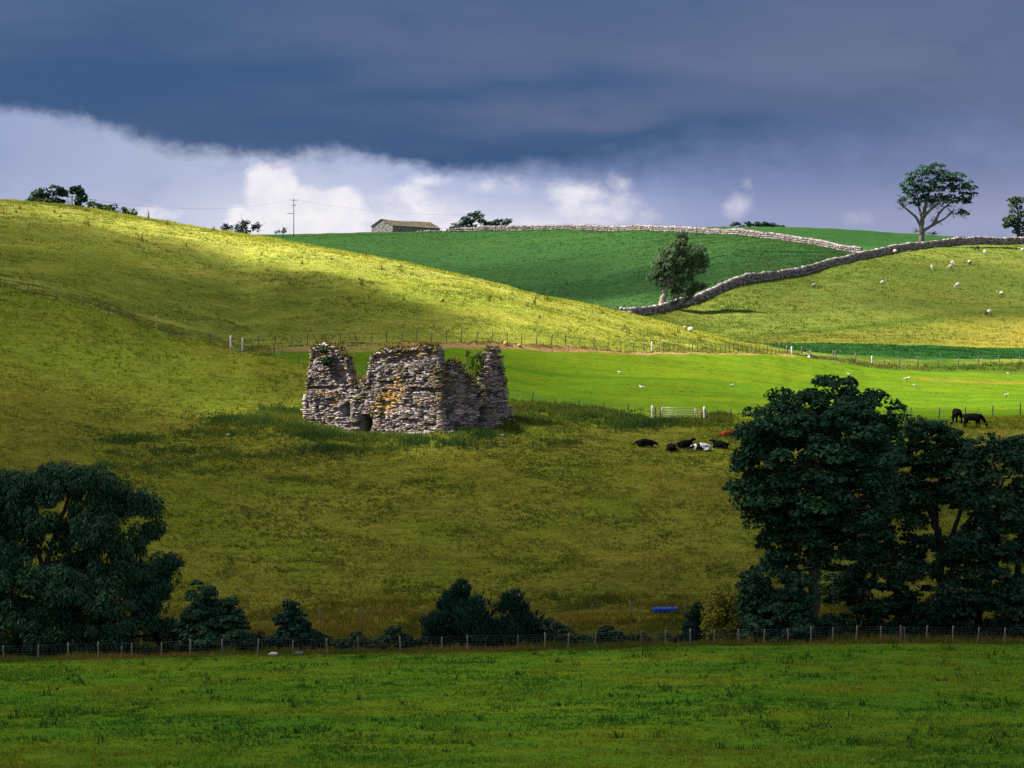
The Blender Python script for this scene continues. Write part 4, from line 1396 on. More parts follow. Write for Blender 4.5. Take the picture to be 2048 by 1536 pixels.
for (px, w, h, lab) in [(520, 30, 12, 'low dark bramble clump left of the small cone shaped bush'), (648, 22, 12, 'small low bramble clump at the right foot of the small cone shaped bush'), (868, 26, 16, 'low bramble clump at the left foot of the tallest conifer'),
                        (1158, 30, 11, 'flat bramble clump between the round bush and the small low bush'), (1275, 34, 12, 'flat bramble clump below the left end of the blue trough'), (1345, 30, 13, 'flat bramble clump below the right end of the blue trough'), (350, 24, 18, 'low bramble clump under the right edge of the big ash')]:
    tree('bramble', lab, 'bramble', px, 207.5, [(px - w * .5, 1296 - h, w * .6, h), (px + w * .4, 1298 - h, w * .6, h * .8), (px, 1292 - h * 1.3, w * .5, h * .7)], (px, 1290 - h), .04, [(0.014, 0.040, 0.016), (0.042, 0.070, 0.020)], leaf=0.15, per=60, clump=0.4, dens=1.0, seed=int(px), half=True)

# skyline and far trees
FARG = [(0.020, 0.050, 0.034), (0.040, 0.085, 0.048)]
tree('broadleaf_tree', 'dense round dark tree clump on the crest of the left hill', 'tree', 95, 500, [(70, 402, 20, 16), (90, 390, 20, 18), (112, 388, 18, 18), (118, 402, 16, 16), (92, 408, 30, 12), (60, 410, 12, 10)], (95, 395), 0.3, FARG, leaf=0.5, per=34, clump=0.9, seed=41, half=True, dens=.9)
tree('broadleaf_tree', 'narrow dark tree with two heads beside the utility pole on the left crest', 'tree', 158, 500, [(151, 384, 8, 9), (160, 390, 9, 14), (163, 402, 11, 12), (156, 412, 14, 10)], (156, 392), 0.22, FARG, leaf=0.5, per=34, clump=0.75, seed=42, half=True)
tree('bush', 'sprawling pale green bush trailing down the left skyline', 'bush', 212, 480, [(180, 413, 16, 10), (200, 417, 15, 9), (222, 418, 14, 12), (243, 422, 12, 11), (260, 429, 10, 7)], (212, 425), 0.12, [(0.045, 0.085, 0.035), (0.085, 0.13, 0.05)], leaf=0.5, per=22, clump=0.8, seed=43, fill=.8, dens=.8)
tree('bare_bush', 'sparse windblown thorn bush on the skyline left of the utility pole', 'bush', 488, 520, [(458, 455, 10, 8), (475, 450, 10, 12), (490, 446, 7, 11), (505, 456, 12, 11), (482, 464, 18, 8)], (486, 455), 0.16, [(0.03, 0.05, 0.045), (0.055, 0.085, 0.065)], leaf=0.4, per=16, clump=0.8, seed=44, dens=.9, bare=[(452, 458, 14, 10), (515, 455, 14, 11), (487, 447, 14, 12)], twig_r=0.05, bark=(0.06, 0.05, 0.055))
tree('sapling', 'tiny sparse sapling at the foot of the utility pole', 'sapling', 566, 770, [(568, 458, 4, 7)], (567, 458), 0.12, [(0.03, 0.05, 0.045), (0.055, 0.08, 0.06)], leaf=0.45, per=14, clump=0.7, seed=45, bare=[(560, 463, 10, 6), (551, 465, 7, 5)], twig_r=0.05)
wnd = unit(np.array([0.75, 0.0, 0.45]))
tree('pine_tree', 'windswept blue green pine behind the skyline wall, right of the barn', 'tree', 940, 815, [(908, 452, 13, 8), (925, 446, 14, 9), (940, 440, 14, 9), (950, 430, 10, 8), (962, 440, 10, 10), (935, 455, 24, 7)], (948, 430), 0.3, [(0.028, 0.062, 0.055), (0.05, 0.095, 0.075)], leaf=0.35, per=36, clump=1.0, seed=46, aspect=4, direction=wnd, dirw=.75, dens=.8)
tree('pine_tree', 'lower windswept pine leaning right behind the skyline wall', 'tree', 990, 815, [(975, 450, 12, 7), (990, 447, 14, 6), (1008, 445, 13, 4), (1000, 453, 16, 7)], (992, 447), 0.25, [(0.028, 0.062, 0.055), (0.05, 0.095, 0.075)], leaf=0.35, per=34, clump=0.9, seed=47, aspect=4, direction=wnd, dirw=.75, dens=.8)
tree('thicket', 'low wide dark thicket on the skyline behind the upper wall', 'thicket', 1523, 790, [(1474, 454, 12, 7), (1505, 452, 18, 8), (1530, 452, 20, 9), (1555, 455, 16, 7)], (1523, 452), 0.2, [(0.016, 0.05, 0.036), (0.03, 0.078, 0.05)], leaf=0.5, per=34, clump=0.9, seed=48, half=True)
tree('lone_tree', 'tall lone tree with bare lower branches standing behind the stone wall on the right skyline', 'tree', 1845, 613,
     [(1826, 358, 18, 15), (1850, 346, 22, 15), (1872, 342, 22, 14), (1895, 350, 24, 16), (1918, 358, 18, 14), (1932, 374, 18, 15), (1942, 388, 12, 10), (1880, 364, 38, 15), (1842, 374, 26, 14), (1908, 380, 24, 14), (1926, 398, 16, 9), (1824, 388, 12, 14), (1862, 380, 26, 12), (1822, 372, 10, 12), (1805, 398, 9, 8), (1925, 425, 10, 6), (1850, 395, 18, 10), (1888, 392, 20, 9), (1910, 402, 22, 10), (1812, 378, 12, 12), (1836, 404, 16, 9), (1868, 400, 20, 8), (1935, 405, 12, 8)],
     (1852, 410), 0.60, [(0.012, 0.050, 0.032), (0.026, 0.085, 0.046)], leaf=0.40, per=22, clump=0.85, dens=1.0, fill=.5, seed=49, half=True, bark=(0.125, 0.115, 0.105), twig_r=0.07, wob=.14, limb_k=.62,
     stems=[[(1845, None), (1843, 455), (1848, 425), (1855, 395), (1862, 360)], [(1846, 462), (1866, 450), (1888, 438), (1908, 420)], [(1843, 455), (1832, 435), (1815, 420), (1800, 405)], [(1848, 432), (1870, 412), (1895, 392)], [(1846, 440), (1838, 415), (1834, 385)], [(1866, 450), (1880, 425), (1900, 405)]],
     bare=[(1808, 412, 18, 16), (1815, 395, 18, 14), (1832, 405, 18, 16), (1860, 410, 22, 18), (1885, 408, 22, 18), (1905, 425, 20, 12), (1925, 428, 14, 10), (1870, 440, 14, 10), (1835, 462, 10, 8), (1868, 466, 10, 6)])
tree('broadleaf_tree', 'upright leafy tree cut off by the right edge of the view on the skyline', 'tree', 2038, 650, [(2024, 412, 10, 14), (2032, 402, 9, 12), (2018, 435, 10, 8), (2034, 440, 14, 16), (2050, 435, 16, 20), (2040, 460, 14, 12), (2060, 455, 18, 16), (2014, 450, 6, 6)], (2036, 420), 0.5, [(0.03, 0.062, 0.042), (0.06, 0.10, 0.055)], leaf=0.55, per=26, clump=1.0, seed=50, dens=.9)
ups = lambda p, c: unit(np.array([0.62, 0.0, 0.72]) + 0.4 * unit(p - c))
tree('wind_bent_tree', 'wind bent grey green tree leaning over the lower end of the stone wall', 'tree', 1324, 489,
     [(1362, 475, 16, 15), (1350, 495, 22, 18), (1375, 500, 22, 18), (1335, 515, 22, 18), (1365, 520, 28, 18), (1395, 510, 14, 18), (1318, 535, 18, 18), (1345, 545, 28, 20), (1380, 540, 24, 16), (1335, 560, 22, 12), (1365, 572, 24, 14), (1395, 572, 12, 12), (1380, 588, 20, 10), (1310, 555, 10, 8), (1402, 525, 8, 10), (1350, 590, 14, 10)],
     (1345, 545), 0.62, [(0.038, 0.078, 0.042), (0.095, 0.135, 0.070)], leaf=0.16, per=78, clump=0.95, seed=51, aspect=4.5, direction=ups, dirw=.78, bark=(0.27, 0.235, 0.20), dens=1.1, limb_k=.6, twig_r=0.035,
     stems=[[(1320, None), (1328, 592), (1334, 570), (1345, 545), (1358, 505)], [(1333, 575), (1325, 550), (1320, 530)], [(1335, 568), (1365, 580), (1385, 592)], [(1345, 545), (1372, 520), (1390, 505)]])
tree('sapling', 'thin leggy sapling growing inside the ruin by its right hand pinnacle', 'sapling', 957, 287.5, [(945, 715, 18, 14), (965, 722, 16, 16), (955, 745, 24, 18), (968, 745, 12, 16)], (955, 740), 0.06, [(0.05, 0.075, 0.015), (0.09, 0.12, 0.022)], leaf=0.20, per=11, clump=0.5, seed=52, dens=1.3, shell=(.1, 1), stems=[[(950, None), (945, 730)], [(958, None), (962, 720)], [(966, None), (970, 740)]], twig_r=.02, bark=(0.04, .04, .03))
tree('ivy', 'dark green ivy bush clinging to the left pinnacle of the ruin', 'ivy', 648, 288.3, [(647, 704, 7, 10), (650, 720, 11, 12), (655, 730, 6, 6)], (648, 715), 0.04, [(0.016, 0.05, 0.018), (0.036, 0.085, 0.03)], leaf=0.16, per=70, clump=0.4, seed=53, half=True, depth=.7, dz=0.5)

# ------------------------------------------------------------------ fences, gates, stile
def post_mesh(name, h, r, mat, pointed=False):
    n = 5
    path = np.array([(0.02 * math.sin(i), 0.015 * math.cos(2 * i), -0.4 + (h + 0.4) * i / (n - 1)) for i in range(n)])
    v, f = tube(path, [r * 1.05, r * 1.03, r, r * .97, r * .93], 8)
    v[-8:, 2] += (v[-8:, 0]) * 0.5
    return mesh_np(name, v, f, mat)


def fence(name, label, posts, curve, h, r=0.055, mat=None, group=None, special={}, wires=(0.3, 0.6, 0.9, 1.05), gaps=(), net=0.0, wire_r=0.007, d_off=0.0):
    """posts: bearings; special: bearing -> (mesh height, radius, material)"""
    mat = mat or M_POST
    pts = [P(p, float(curve_d(curve, p)) + d_off) for p in posts]
    root = empty(name, pts[0])
    tag(root, label, 'fence', group)
    B = pts[0]
    vars_ = [post_mesh('post', h * k, r * q, mat) for k, q in ((1, 1), (.95, .9), (1.06, 1.1))]
    for i, (p, q) in enumerate(zip(posts, pts)):
        if p in special:
            hh, rr, mm = special[p]
            me = post_mesh('post', hh, rr, mm)
        else:
            me = vars_[int(rng.integers(3))]
        o = link('post', me, root, q - B)
        o.rotation_euler = (rng.normal(0, .035), rng.normal(0, .045), rng.uniform(0, 6.28))
    wm = MB()
    for i in range(len(pts) - 1):
        if posts[i] in gaps:
            continue
        a, b = np.array(pts[i] - B), np.array(pts[i + 1] - B)
        for hw in wires:
            t = np.linspace(0, 1, 4)[:, None]
            p = a * (1 - t) + b * t + np.array([0, -r, 1]) * np.array([0, 1, hw])
            v, f = tube(p, wire_r, 4)
            wm.put(v, f)
        if net:
            L_ = np.linalg.norm(b - a)
            for k in np.arange(net, L_, net):
                q = a + (b - a) * k / L_ + np.array([0, -r, 0])
                v, f = tube([q + np.array([0, 0, wires[0]]), q + np.array([0, 0, wires[-2]])], wire_r * .8, 4)
                wm.put(v, f)
    tag(wm.build('wire_netting' if net else 'wires', M_WIRE, root, col=False), kind='stuff')
    return root


fence('wire_fence', 'long wire netting fence with grey posts across the front of the dark trees',
      [-250, -190, -125, -60, 9, 76, 135, 197, 243, 264, 323, 381, 445, 516, 587, 654, 718, 800, 883, 935, 1037, 1090, 1136, 1190, 1283, 1331, 1380, 1429, 1478, 1528, 1577, 1622, 1665, 1713, 1762, 1803, 1809, 1853, 1905, 1956, 2009, 2070, 2125, 2180, 2240, 2300],
      FENCE1, 1.05, 0.052, M_POSTL, special={243: (.85, .05, M_POSTL), 718: (1.1, .06, M_POST), 1283: (1.05, .06, M_POST), 1803: (1.12, .09, M_POST), 1037: (1.05, .05, M_POST)}, wires=(.1, .3, .5, .7, .85, 1.0), net=0.30, wire_r=0.006)
fence('wire_fence', 'sparse leaning old posts of a wire fence in the rough grass beyond the bushes', [516, 640, 724, 850, 1010, 1185, 1262, 1344, 1372, 1480], 5, 1.05, 0.055, M_POSTL, wires=(.5, .9), wire_r=.006,
      special={1344: (.95, .06, M_POST), 1372: (1.0, .05, M_POST)}, d_off=3.0)
fence('wire_fence', 'dark posted wire fence descending the left slope past the ruin to the metal gate',
      [-240, -180, -120, -60, 0, 57, 112, 166, 217, 268, 313, 365, 418, 461, 485, 505, 550, 597, 663, 733, 800, 870, 945, 1017, 1065, 1110, 1158, 1208, 1258, 1303], PASTURE_TOP, 1.18, 0.05, M_POST,
      special={461: (1.4, .11, M_WHITE), 485: (1.35, .08, M_WHITE), 313: (1.6, .06, M_RAIL)}, gaps=(461,))
fence('wire_fence', 'wire fence on the right along the lower side of the meadow beyond the grazing cattle', [1411, 1459, 1520, 1590, 1660, 1735, 1821, 1878, 1931, 1986, 2040, 2095, 2150, 2205, 2260], PASTURE_TOP, 1.18, 0.06, M_POST)
fence('wire_fence', 'close posted wire fence above the brown earth bank at the top of the meadow',
      [517, 550, 583, 615, 645, 680, 711, 743, 773, 804, 833, 863, 893, 922, 954, 984, 1014, 1043, 1073, 1103, 1131, 1160, 1187, 1216, 1242, 1267, 1288, 1303, 1318, 1327, 1338, 1348, 1357, 1367, 1377, 1385, 1395, 1404, 1413, 1422, 1432, 1441, 1451,
       1459, 1467, 1477, 1485, 1494, 1502, 1511, 1519, 1527, 1535, 1543, 1551, 1559, 1568, 1574, 1584], FENCE3, 1.22, 0.048, M_POST, special={1303: (1.2, .085, M_WHITE), 1318: (1.15, .06, M_POSTL), 1574: (1.0, .10, M_POSTL), 1584: (1.0, .12, M_WHITE)}, wire_r=.007)
fence('wire_fence', 'pale posted wire fence between the crop strip and the bright meadow on the right', [1621, 1666, 1671, 1711, 1744, 1769, 1798, 1836, 1877, 1916, 1957, 1998, 2040, 2085, 2130, 2180, 2230, 2280], FENCE3, 1.15, 0.07, M_POSTL,
      special={1744: (1.25, .09, M_WHITE), 1711: (1.1, .10, M_POSTL), 1621: (1.0, .09, M_POSTL)}, wire_r=.007)
# short posts standing along the upper wall
fence('wire_fence', 'thin stakes with a wire strand in front of the pale upper wall', [975, 1130, 1238, 1312, 1353, 1393, 1440, 1486, 1535, 1581, 1626, 1672], WALL2, 1.75, 0.05, M_POST, wires=(1.65,), wire_r=.006, d_off=-1.2)


def piece(name, root, a, b, w, t, mat):
    """a straight bar from a to b in the root's frame"""
    a, b = np.array(a, float), np.array(b, float)
    e = unit(b - a)
    up = np.array([0, 0, 1.0]) if abs(e[2]) < .9 else np.array([1.0, 0, 0])
    n_ = unit(np.cross(e, up))
    rot = np.stack([e, n_, np.cross(e, n_)], 1)
    c = (a + b) / 2
    v = box_v((0, 0, 0), (np.linalg.norm(b - a) / 2, t / 2, w / 2), rot)
    return link(name, mesh_np(name, v, BOXF, mat), root, c)


def rod(name, root, pts, r, mat):
    v, f = tube(pts, r, 6)
    return link(name, mesh_np(name, v, f, mat, None, True), root)


# galvanised gate between white posts
g0, g1 = P(1324, 298.3), P(1390, 298.1)
gate = empty('field_gate', g0)
tag(gate, 'galvanised metal field gate between two wooden hurdles at the bottom of the meadow', 'gate')
wv = np.array(g1 - g0)
for hz in (0.18, 0.42, 0.64, 0.86, 1.12):
    rod('bar', gate, [(0, 0, hz), wv + np.array([0, 0, hz])], 0.035, M_GALV)
for s in (0.0, 0.5, 1.0):
    rod('upright', gate, [wv * s + np.array([0, 0, .12]), wv * s + np.array([0, 0, 1.16 if s != .5 else 1.12])], 0.045 if s != .5 else .025, M_GALV)
for px, lab in ((1304.5, 'white painted gatepost at the left end of the metal gate'), (1408.5, 'white painted gatepost at the right end of the metal gate')):
    o = link('gatepost', post_mesh('gatepost', 1.38, .12, M_WHITE), None, P(px, 298.0))
    tag(o, lab, 'post', 'gateposts of the metal gate')
for (a, b, lab) in ((1308, 1323, 'low wooden hurdle with yellow rails left of the metal gate'), (1391, 1405, 'low wooden hurdle with yellow rails right of the metal gate')):
    q0, q1 = P(a, 298.1), P(b, 298.1)
    hu = empty('hurdle', q0)
    tag(hu, lab, 'hurdle', 'hurdles beside the metal gate')
    w = np.array(q1 - q0)
    for s in (0.22, 0.85):
        piece('upright', hu, w * s + np.array([0, 0, -.1]), w * s + np.array([0, 0, 1.2]), .10, .08, M_POST)
    for hz in (.22, .48, .78, 1.02):
        piece('rail', hu, np.array([0, -.07, hz]), w + np.array([0, -.07, hz + .02]), .09, .03, M_RAIL)
    piece('brace', hu, np.array([0, -.11, .2]), w + np.array([0, -.11, 1.05]), .07, .03, M_RAIL)
# slanting struts outside the gateposts
for (a, b, lab) in ((1303, 1293, 'yellow timber strut leaning on the left gatepost'), (1410, 1417, 'yellow timber strut leaning on the right gatepost')):
    q0, q1 = P(a, 298.0), P(b, 297.9)
    st_ = empty('strut', q0)
    piece('timber', st_, (0, 0, .62), np.array(q1 - q0) + np.array([0, 0, .3]), .09, .06, M_RAIL)
    tag(st_, lab, 'strut')
# wooden stile at the top corner of the meadow
q0, q1 = P(1603, 380.5), P(1621, 381.5)
stl = empty('stile', q0)
tag(stl, 'wooden stile with a pale cross rail at the top corner of the meadow', 'stile')
w = np.array(q1 - q0)
piece('post', stl, (0, 0, -.3), (0.05, 0, 1.35), .18, .16, M_POST)
piece('post', stl, w + np.array([0, 0, -.3]), w + np.array([0, 0, .95]), .20, .18, M_POSTL)
piece('step', stl, (-.1, -.12, .30), w + np.array([.1, -.12, .30]), .12, .28, M_RAIL)
piece('rail', stl, (0, .06, .75), w + np.array([0, .06, .72]), .10, .04, M_POST)
q2 = P(1636, 382.5)
sr = empty('fallen_rail', q1)
piece('timber', sr, (0.1, -.1, .45), np.array(q2 - q1) + np.array([0, -.2, .12]), .09, .06, M_POST)
tag(sr, 'dark broken rail sloping down beside the stile', 'rail')
# rope across the gap on the left slope and the strut of its post
ra, rb = P(463, 322.6), P(487, 321.8)
pth = [ra + Vector((0, 0, .22)), ra.lerp(rb, .3) + Vector((0, 0, .06)), ra.lerp(rb, .7) + Vector((0, 0, .04)), rb + Vector((0.2, 0, .03))]
v, f = tube(np.array(pth) - np.array(ra), .03, 6)
tag(link('rope', mesh_np('rope', v, f, M_ROPE), None, ra), 'turquoise rope trailing from the white gatepost on the left slope', 'rope')
qa, qb = P(487, 321.9), P(504, 321.9)
su = empty('strut', qa)
piece('timber', su, (0, 0, .75), np.array(qb - qa) + np.array([0, 0, .25]), .10, .08, M_POST)
tag(su, 'dark timber strut propping the right white post on the left slope', 'strut')
# pale fallen branch beside the timber strainer
qa, qb = P(322, 325.5), P(362, 324.5)
v, f = tube(np.array([(0, 0, .12), tuple((qb - qa) * .5 + Vector((0, 0, .12))), tuple(qb - qa + Vector((0, 0, .08)))]), [.05, .045, .03], 6)
tag(link('fallen_branch', mesh_np('fallen_branch', v, f, M_POSTL), None, qa), 'pale fallen pole lying in the grass below the tan fence post', 'branch')

# ------------------------------------------------------------------ barn, poles
bd = 832.0
bc = P(785.5, bd, -0.3)
PH = R(38)
gu = np.array([-math.cos(PH), math.sin(PH), 0])
lu = np.array([math.sin(PH), math.cos(PH), 0])
Wb, Lb, Eb, Rb = 7.7, 20.5, 2.9 + (bc.z * 0), 1.95
# eave height so that the near corner's eave lies on its sight line
Eb = (768 - 451.0) / FPX * bd - bc.z
barn = empty('stone_barn', bc)
tag(barn, 'long low stone barn with a sagging tan slate roof on the skyline', 'barn')
A0, A1 = np.zeros(3), gu * Wb
B0, B1 = lu * Lb, gu * Wb + lu * Lb
z_ = np.array([0, 0, 1.0])
wallv = [A0, A1, B1, B0, A0 + z_ * Eb, A1 + z_ * Eb, B1 + z_ * Eb, B0 + z_ * Eb, (A0 + A1) / 2 + z_ * (Eb + Rb), (B0 + B1) / 2 + z_ * (Eb + Rb)]
me = bpy.data.meshes.new('wall')
me.from_pydata([tuple(p) for p in wallv], [], [(1, 0, 4, 8, 5), (0, 3, 7, 4), (3, 2, 6, 9, 7), (2, 1, 5, 6)])
mw, N = mat_new('barn_rubble')
tcn = N.new('ShaderNodeTexCoord')
vo = N.new('ShaderNodeTexVoronoi')
mp = N.new('ShaderNodeMapping')
mp.inputs['Scale'].default_value = (2.2, 2.2, 4.0)
N.l.new(tcn.outputs['Object'], mp.inputs[0])
N.l.new(mp.outputs[0], vo.inputs['Vector'])
vo.inputs['Scale'].default_value = 1.0
cc_ = N.mix(N.lin(vo.outputs['Color'], 0.2, 0.9), (0.16, 0.15, 0.16), (0.40, 0.37, 0.37))
cc_ = N.mix(N.sstep(vo.outputs['Distance'], 0.55, 0.8), cc_, (0.10, 0.095, 0.095))
finish(N, principled(N, cc_, .9, .1, bump(N, N.mul(vo.outputs['Distance'], -1.0), 1.0, .15)))
me.materials.append(mw)
link('wall', me, barn)
# quoins and some through stones, proud of the wall
qm = MB()
for k in range(8):
    for cpos, e1, e2 in ((A0, gu, lu), (A1, -gu, lu), (B0, gu, -lu)):
        l1, l2 = (.5, .25) if k % 2 else (.25, .5)
        rot = np.stack([gu, lu, z_], 1)
        c = cpos + e1 * (l1 / 2 - .04) + e2 * (l2 / 2 - .04) + z_ * (.2 + k * Eb / 8)
        qm.put(stone(c, (l1 / 2, l2 / 2, Eb / 17), rot, .1, .05), BOXF, stone_colour())
tag(qm.build('quoins', M_STONE, barn), kind='stuff')
mr, N = mat_new('stone_slates')
g_ = N.new('ShaderNodeNewGeometry')
cr_ = N.mix(N.sstep(N.noise(g_.outputs['Position'], .5, 5, .7), .35, .65), attr(N), (0.17, 0.15, 0.09))
cr_ = N.mix(N.mul(N.sstep(N.noise(g_.outputs['Position'], 2.2, 3, .7), .5, .75), .6), cr_, (0.33, 0.28, 0.17))
finish(N, principled(N, cr_, .9, .1))
rfm = [MB(), MB()]
nC, nR_ = 30, 9
for sidx, (e0, ed) in enumerate(((A0, gu), (A1, -gu))):
    for r_ in range(nR_):
        for c_ in range(nC):
            t0, t1 = c_ / nC, (c_ + 1) / nC
            s0, s1 = r_ / nR_ - .02, (r_ + 1) / nR_
            if r_ == 0:
                s0 = -0.07
            vv = []
            for (t, s, dz) in ((t0, s0, .05), (t1, s0, .05), (t1, s1, .0), (t0, s1, .0)):
                tt2 = -0.015 + t * 1.03
                sag = -0.28 * math.sin(math.pi * min(max(t, 0), 1)) * s - 0.10 * math.sin(2.2 * math.pi * t) * s
                vv.append(e0 + lu * Lb * tt2 + ed * (Wb / 2) * s + z_ * (Eb + Rb * s + .10 + dz + sag + rng.uniform(-.02, .02)))
            vv = np.array(vv)
            bot_ = vv - z_ * .09
            rfm[sidx].put(np.concatenate([bot_, vv]), BOXF, np.array((0.27, 0.235, 0.16)) * rng.uniform(.75, 1.2))
for mb_ in rfm:
    tag(mb_.build('roof', mr, barn), kind=None)
# pale heap of stones beside the barn
hp = MB()
hb = P(862, 800)
for k in range(60):
    a = rng.uniform(0, 6.28)
    rz = np.array([[math.cos(a), -math.sin(a), 0], [math.sin(a), math.cos(a), 0], [0, 0, 1]])
    hp.put(stone((rng.normal(0, 1.4), rng.normal(0, .5), rng.uniform(0.0, .35)), (rng.uniform(.12, .35), rng.uniform(.12, .3), rng.uniform(.08, .2)), rz), BOXF, stone_colour() * 1.2)
o = hp.build('stone_heap', M_STONE, None, loc=hb)
tag(o, 'low heap of pale stones in the field edge in front of the barn', 'stones', None, 'stuff')

PXM = lambda d: d / FPX


def pole(name, label, px, ytop, d, arms, r=.14):
    b = P(px, d, -.3)
    root = empty(name, b)
    tag(root, label, 'pole')
    H = (768 - ytop) / FPX * d - b.z
    rod('shaft', root, [(0, 0, 0), (0, 0, H * .5), (0, 0, H)], [r * 1.15, r, r * .8], M_POSTL if d < 600 else M_POST)
    for (x0, x1, y) in arms:
        zz = (768 - y) / FPX * d - b.z
        piece('crossarm', root, ((x0 - px) * d / FPX, -.16, zz), ((x1 - px) * d / FPX, -.16, zz), .12, .1, M_POST)
        for xx in (x0, x1):
            rod('insulator', root, [((xx - px) * d / FPX * .93, -.16, zz + .06), ((xx - px) * d / FPX * .93, -.16, zz + .34)], .06, M_GALV)
    return root


pole('utility_pole', 'tall thin utility pole with crossarms standing against the white cloud', 587.5, 397, 780, [(581, 595, 400.5), (584, 591.5, 411), (575, 588, 427)], .10)
pole('utility_pole', 'pale utility pole in front of the narrow two headed tree on the left crest', 144, 391, 487, [(137, 146, 394)], .16)
pole('utility_pole', 'thin pale utility pole among the windswept pines right of the barn', 962, 428, 812, [(958, 966, 430)], .13)


def span(label, a, b, sag):
    a, b = np.array(a), np.array(b)
    t = np.linspace(0, 1, 16)[:, None]
    p = a * (1 - t) + b * t - np.array([0, 0, sag]) * 4 * t * (1 - t)
    v, f = tube(p - a, .013, 4)
    tag(link('overhead_wire', mesh_np('overhead_wire', v, f, M_WIRE), None, a), label, 'wire')


at3 = lambda px, py, d: ((px - 1024) * d / FPX, d, (768 - py) * d / FPX)
span('overhead wire sagging from the left crest pole towards the tall utility pole', at3(138, 392.5, 487), at3(582, 399.5, 780), 2.2)
span('overhead wire sagging over the barn from the tall utility pole to the pines', at3(594, 399.5, 780), at3(962, 428.5, 812), 1.4)

# ------------------------------------------------------------------ blue trough, rocks, little things
tb = P(1331, 226.5)
tr_ = empty('feed_trough', tb, R(3))
tag(tr_, 'long bright blue plastic drum trough lying in the rough grass behind the fence', 'trough')
Lt = 1.92
sect = []
for i in range(13):
    a = math.pi + math.pi * i / 12
    sect.append((0.27 * math.cos(a) * 1.0, 0.30 + 0.30 * math.sin(a)))
for i in range(7):
    a = math.pi * i / 6
    sect.append((0.265 * math.cos(a), 0.33 + 0.09 * math.sin(a)))
sect = np.array(sect)
ns = len(sect)
vv, ff = [], []
xs = [0, .04, .09, .3, .9, .93, .98, 1.02, 1.4, 1.8, 1.86, 1.92]
sc_ = [.72, .92, 1, 1, 1, .96, .96, 1, 1, 1, .92, .72]
for x_, s_ in zip(xs, sc_):
    for (yy_, zz_) in sect:
        vv.append((x_ - Lt / 2, yy_ * s_, .33 + (zz_ - .33) * s_))
for i in range(len(xs) - 1):
    for j in range(ns):
        a, b = i * ns + j, i * ns + (j + 1) % ns
        ff.append((a, b, b + ns, a + ns))
me = bpy.data.meshes.new('body')
me.from_pydata(vv, [], ff + [tuple(range(ns))[::-1], tuple(range((len(xs) - 1) * ns, len(xs) * ns))])
me.materials.append(M_BLUE)
link('body', me, tr_)
for x_ in (.2, .75, 1.2, 1.72):
    v, f = tube([(x_ - Lt / 2 + .28 * 0, .285 * math.cos(a), .32 + .30 * math.sin(a)) for a in np.linspace(math.pi * 1.0, math.pi * 2.0, 9)], .03, 6)
    link('band', mesh_np('band', v, f, M_BLUE, None, True), tr_)
for x_ in (.35, 1.55):
    piece('foot', tr_, (x_ - Lt / 2, -.25, .05), (x_ - Lt / 2, .25, .05), .12, .1, M_BLUE)


def rock(name, label, cat, px, d, sx, sy, sz, col, seed, group=None):
    g = np.random.default_rng(seed)
    bm = bmesh.new()
    bmesh.ops.create_icosphere(bm, subdivisions=3, radius=1)
    V_ = np.array([v.co[:] for v in bm.verts])
    F = np.array([[v.index for v in f.verts] for f in bm.faces])
    bm.free()
    n_ = V_.copy()
    for k in range(9):
        a = unit(g.normal(size=3))
        h = g.uniform(.55, .85)
        dp = n_ @ a
        n_ = n_ - np.outer(np.maximum(0, dp - h), a)
    n_ += .05 * np.sin(n_ * 9 + g.uniform(0, 6, 3))[:, [1, 2, 0]]
    n_ = n_ * np.array([sx, sy, sz])
    o = link(name, mesh_np(name, n_, F, M_STONE, np.tile(np.array(col), (len(n_), 1))), None, P(px, d, sz * .45))
    tag(o, label, cat, group)


rock('boulder', 'pale pinkish boulder in the grass by the fence, left of the small cone shaped bush', 'rock', 547, 199.0, .38, .3, .20, (.50, .42, .40), 5)
rock('boulder', 'dark boulder with a pale edge at the fence under the small cone shaped bush', 'rock', 598, 199.6, .36, .3, .24, (.10, .09, .10), 6)
rock('boulder', 'tan round stone on the earth bank left of its twin', 'rock', 1011, 336.6, .30, .3, .32, (.50, .34, .15), 7)
rock('boulder', 'tan round stone on the earth bank right of its twin', 'rock', 1039, 337.2, .30, .3, .26, (.50, .34, .15), 8)
rock('boulder', 'orange tan rock standing in the shaded part of the hillside', 'rock', 884, 362, .24, .25, .36, (.34, .2, .05), 9)
rock('boulder', 'small pale stone in the grass right of the ruin', 'rock', 1004, 279.5, .32, .2, .12, (.60, .57, .55), 10)
for i, (px, d, lab) in enumerate([(458, 279, 'small pale stone in the rough ground left of the ruin'), (605, 284.5, 'pale flat stone in the nettles at the left foot of the ruin'), (1618, 379.6, 'white lump of stone under the stile')]):
    rock('boulder', lab, 'rock', px, d, .24, .2, .13 if i < 2 else .26, (.5, .47, .46) if i < 2 else (.6, .58, .56), 20 + i)

